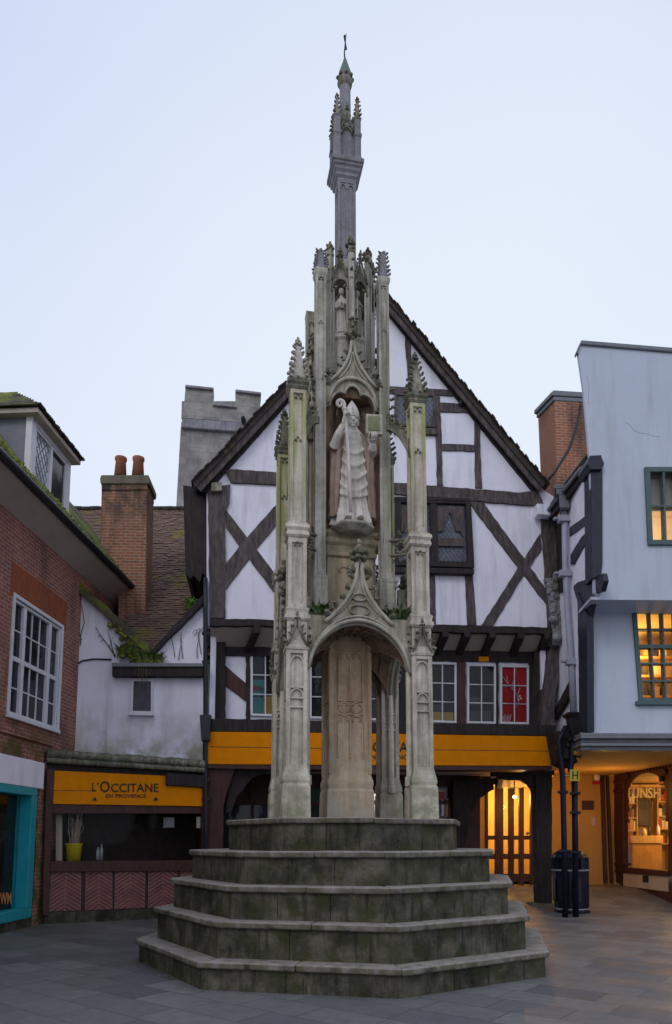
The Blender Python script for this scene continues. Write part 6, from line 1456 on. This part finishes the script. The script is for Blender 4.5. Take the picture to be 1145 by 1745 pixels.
# the cope: a heavy cloak hanging open at the front, over both arms
mb = MB(); rings = []; n = 60
for i_ in range(70):
    z = .10 + 1.26 * i_ / 69; ring = []; op_ = .62 + .25 * (1 - z) ; w_ = .30 - .02 * z if z < 1.12 else .30 - .02 * 1.12 - .55 * (z - 1.12) ** 1.25
    outer, inner = [], []
    for k in range(n + 1):
        q = -math.pi / 2 + op_ + (2 * math.pi - 2 * op_) * k / n; fold = .022 * (1 - .45 * z) * (1.1 - 2.2 * abs(math.sin(8 * q + .8 * math.sin(3 * z))) ** .7)
        rx, ry = w_ + .045 + fold, w_ * .74 + .03 + fold
        outer.append(V((rx * math.cos(q), ry * math.sin(q) - .01, z))); inner.append(V(((rx - .05) * math.cos(q), (ry - .05) * math.sin(q) - .01, z)))
    rings.append(outer + inner[::-1])
mb.loft(rings); o = mb.build('cope', M['cope'], S1, local=True)
for i, (k, lab) in enumerate(((-.5, 'small worn stone figure holding a book in a niche high on the cross'), (.5, 'small shadowed stone figure with a staff in a niche high on the cross'))):
    q = op(.31, k, 9.15); w_ = Mx @ q; t = thing('niche_statue', lab, 'statue', w_, PHI + R(45 * k), 'small figures in the upper niches of the cross'); mb = MB()
    robe(mb, [(0, .095, .075), (.05, .09, .07), (.3, .078, .06), (.48, .082, .058), (.56, .075, .05), (.60, .035, .03), (.64, .026, .028)], .012, i * 1.3, n=40)
    for s_ in (-1, 1): mb.tube([V((s_ * .07, 0, .55)), V((s_ * .095, -.02, .44)), V((s_ * .05, -.07, .42 + .03 * s_))], [.028, .026, .018], 8); hand(mb, (s_ * .035, -.075, .43 + .03 * s_), (-s_, -.2, .2), (0, -.6, .8), .045, .5)
    head(mb, (0, -.012, .685), .105); mb.blob((0, .005, .715), (.05, .055, .045), 2, .08, True)
    o = mb.build('robed_body', M['statue'] if i == 0 else M['stone_up'], t, local=True); remesh(o, .007, 0)
    if i == 0: mb = MB(); mb.box((.03, -.085, .40), (.06, .02, .08)); mb.build('book', M['stone_up'], t, local=True, bevel=.004)
    else: mb = MB(); mb.tube([V((-.05, -.09, .02)), V((-.05, -.09, .6))], .009, 6); mb.build('staff', M['stone_up'], t, local=True)
# =================================================================== light, sky
SUN_EL, SUN_AZ = R(38), R(-30)
w = bpy.data.worlds.new("World"); sc.world = w; w.use_nodes = True; nt = w.node_tree; nt.nodes.clear()
out = N(nt, 'ShaderNodeOutputWorld'); bg = N(nt, 'ShaderNodeBackground'); nt.links.new(bg.outputs[0], out.inputs[0]); bg.inputs[1].default_value = 0.1
sky = N(nt, 'ShaderNodeTexSky', sky_type='NISHITA', sun_disc=False); sky.sun_elevation = SUN_EL; sky.sun_rotation = SUN_AZ; sky.air_density = 1.0; sky.dust_density = 2.0
# overcast deck: thick even cloud, a little brighter in slow patches, over the clear sky above it
tc = N(nt, 'ShaderNodeTexCoord')
cl = noise(nt, tc.outputs['Generated'], 1.4, 3, 0.5)
cloud = mix(nt, ramp(nt, cl, .35, .65), (6.7, 7.5, 9.9), (7.7, 8.5, 10.2))
low = ramp(nt, sepz(nt, tc.outputs['Generated'])[2], .82, .5)      # cloud deck pales towards the horizon
cloud = mix(nt, math_(nt, 'MULTIPLY', low, ramp(nt, noise(nt, tc.outputs['Generated'], 3.0, 4), .3, .7, .65, 1.0)), cloud, (8.4, 9.15, 10.6))
gl = N(nt, 'ShaderNodeVectorMath', operation='DOT_PRODUCT'); nt.links.new(tc.outputs['Generated'], gl.inputs[0]); gl.inputs[1].default_value = (.12, .80, .58)   # where the veiled sun thins the cloud
cloud = mix(nt, ramp(nt, gl.outputs['Value'], .86, 1.0, 0, .75), cloud, (8.9, 9.6, 10.5))
nt.links.new(mix(nt, .9, sky.outputs[0], cloud), bg.inputs[0])
ld = bpy.data.lights.new('sun', 'SUN'); ld.energy = 0.5; ld.angle = R(20); ld.color = (1, .97, .93); lo_ = bpy.data.objects.new('sun', ld); COL.objects.link(lo_)
dirv = Vector((math.sin(SUN_AZ) * math.cos(SUN_EL), -math.cos(SUN_AZ) * math.cos(SUN_EL), math.sin(SUN_EL)))
lo_.rotation_euler = dirv.to_track_quat('Z', 'Y').to_euler()
sky.sun_rotation = math.atan2(dirv.x, dirv.y)
def lamp(name, p, e, size, col=(1, .58, .22)):
    l = bpy.data.lights.new(name, 'POINT'); l.energy = e; l.shadow_soft_size = size; l.color = col; o = bpy.data.objects.new(name, l); COL.objects.link(o); o.location = p
lamp('passage_lamp', (5.0, 18.7, 2.55), 42, .08, (1, .5, .1))
lamp('door_room_lamp', (5.1, 21.3, 2.8), 130, .15, (1, .52, .08))
lamp('shop_lamp', (9.0, 19.6, 2.2), 22, .15, (1, .6, .2)); lamp('shop_lamp', (10.0, 20.2, 2.3), 120, .15, (1, .6, .2))
lamp('upper_room_lamp', (7.2, 15.2, zu0 + 1.5), 85, .2, (1, .8, .58)); lamp('lower_room_lamp', (7.2, 16.4, zl1 - .8), 65, .15, (1, .55, .12))
lamp('porch_lamp', (6.9, 18.0, 2.7), 20, .2, (1, .52, .12))
vs_ = sc.view_settings; vs_.view_transform = 'Standard'; vs_.look = 'None'; vs_.exposure = 0.0; vs_.gamma = 1.0; vs_.use_curve_mapping = False
sc.render.engine = 'CYCLES'; sc.cycles.use_denoising = True; sc.cycles.max_bounces = 8; sc.cycles.sample_clamp_indirect = 4.0
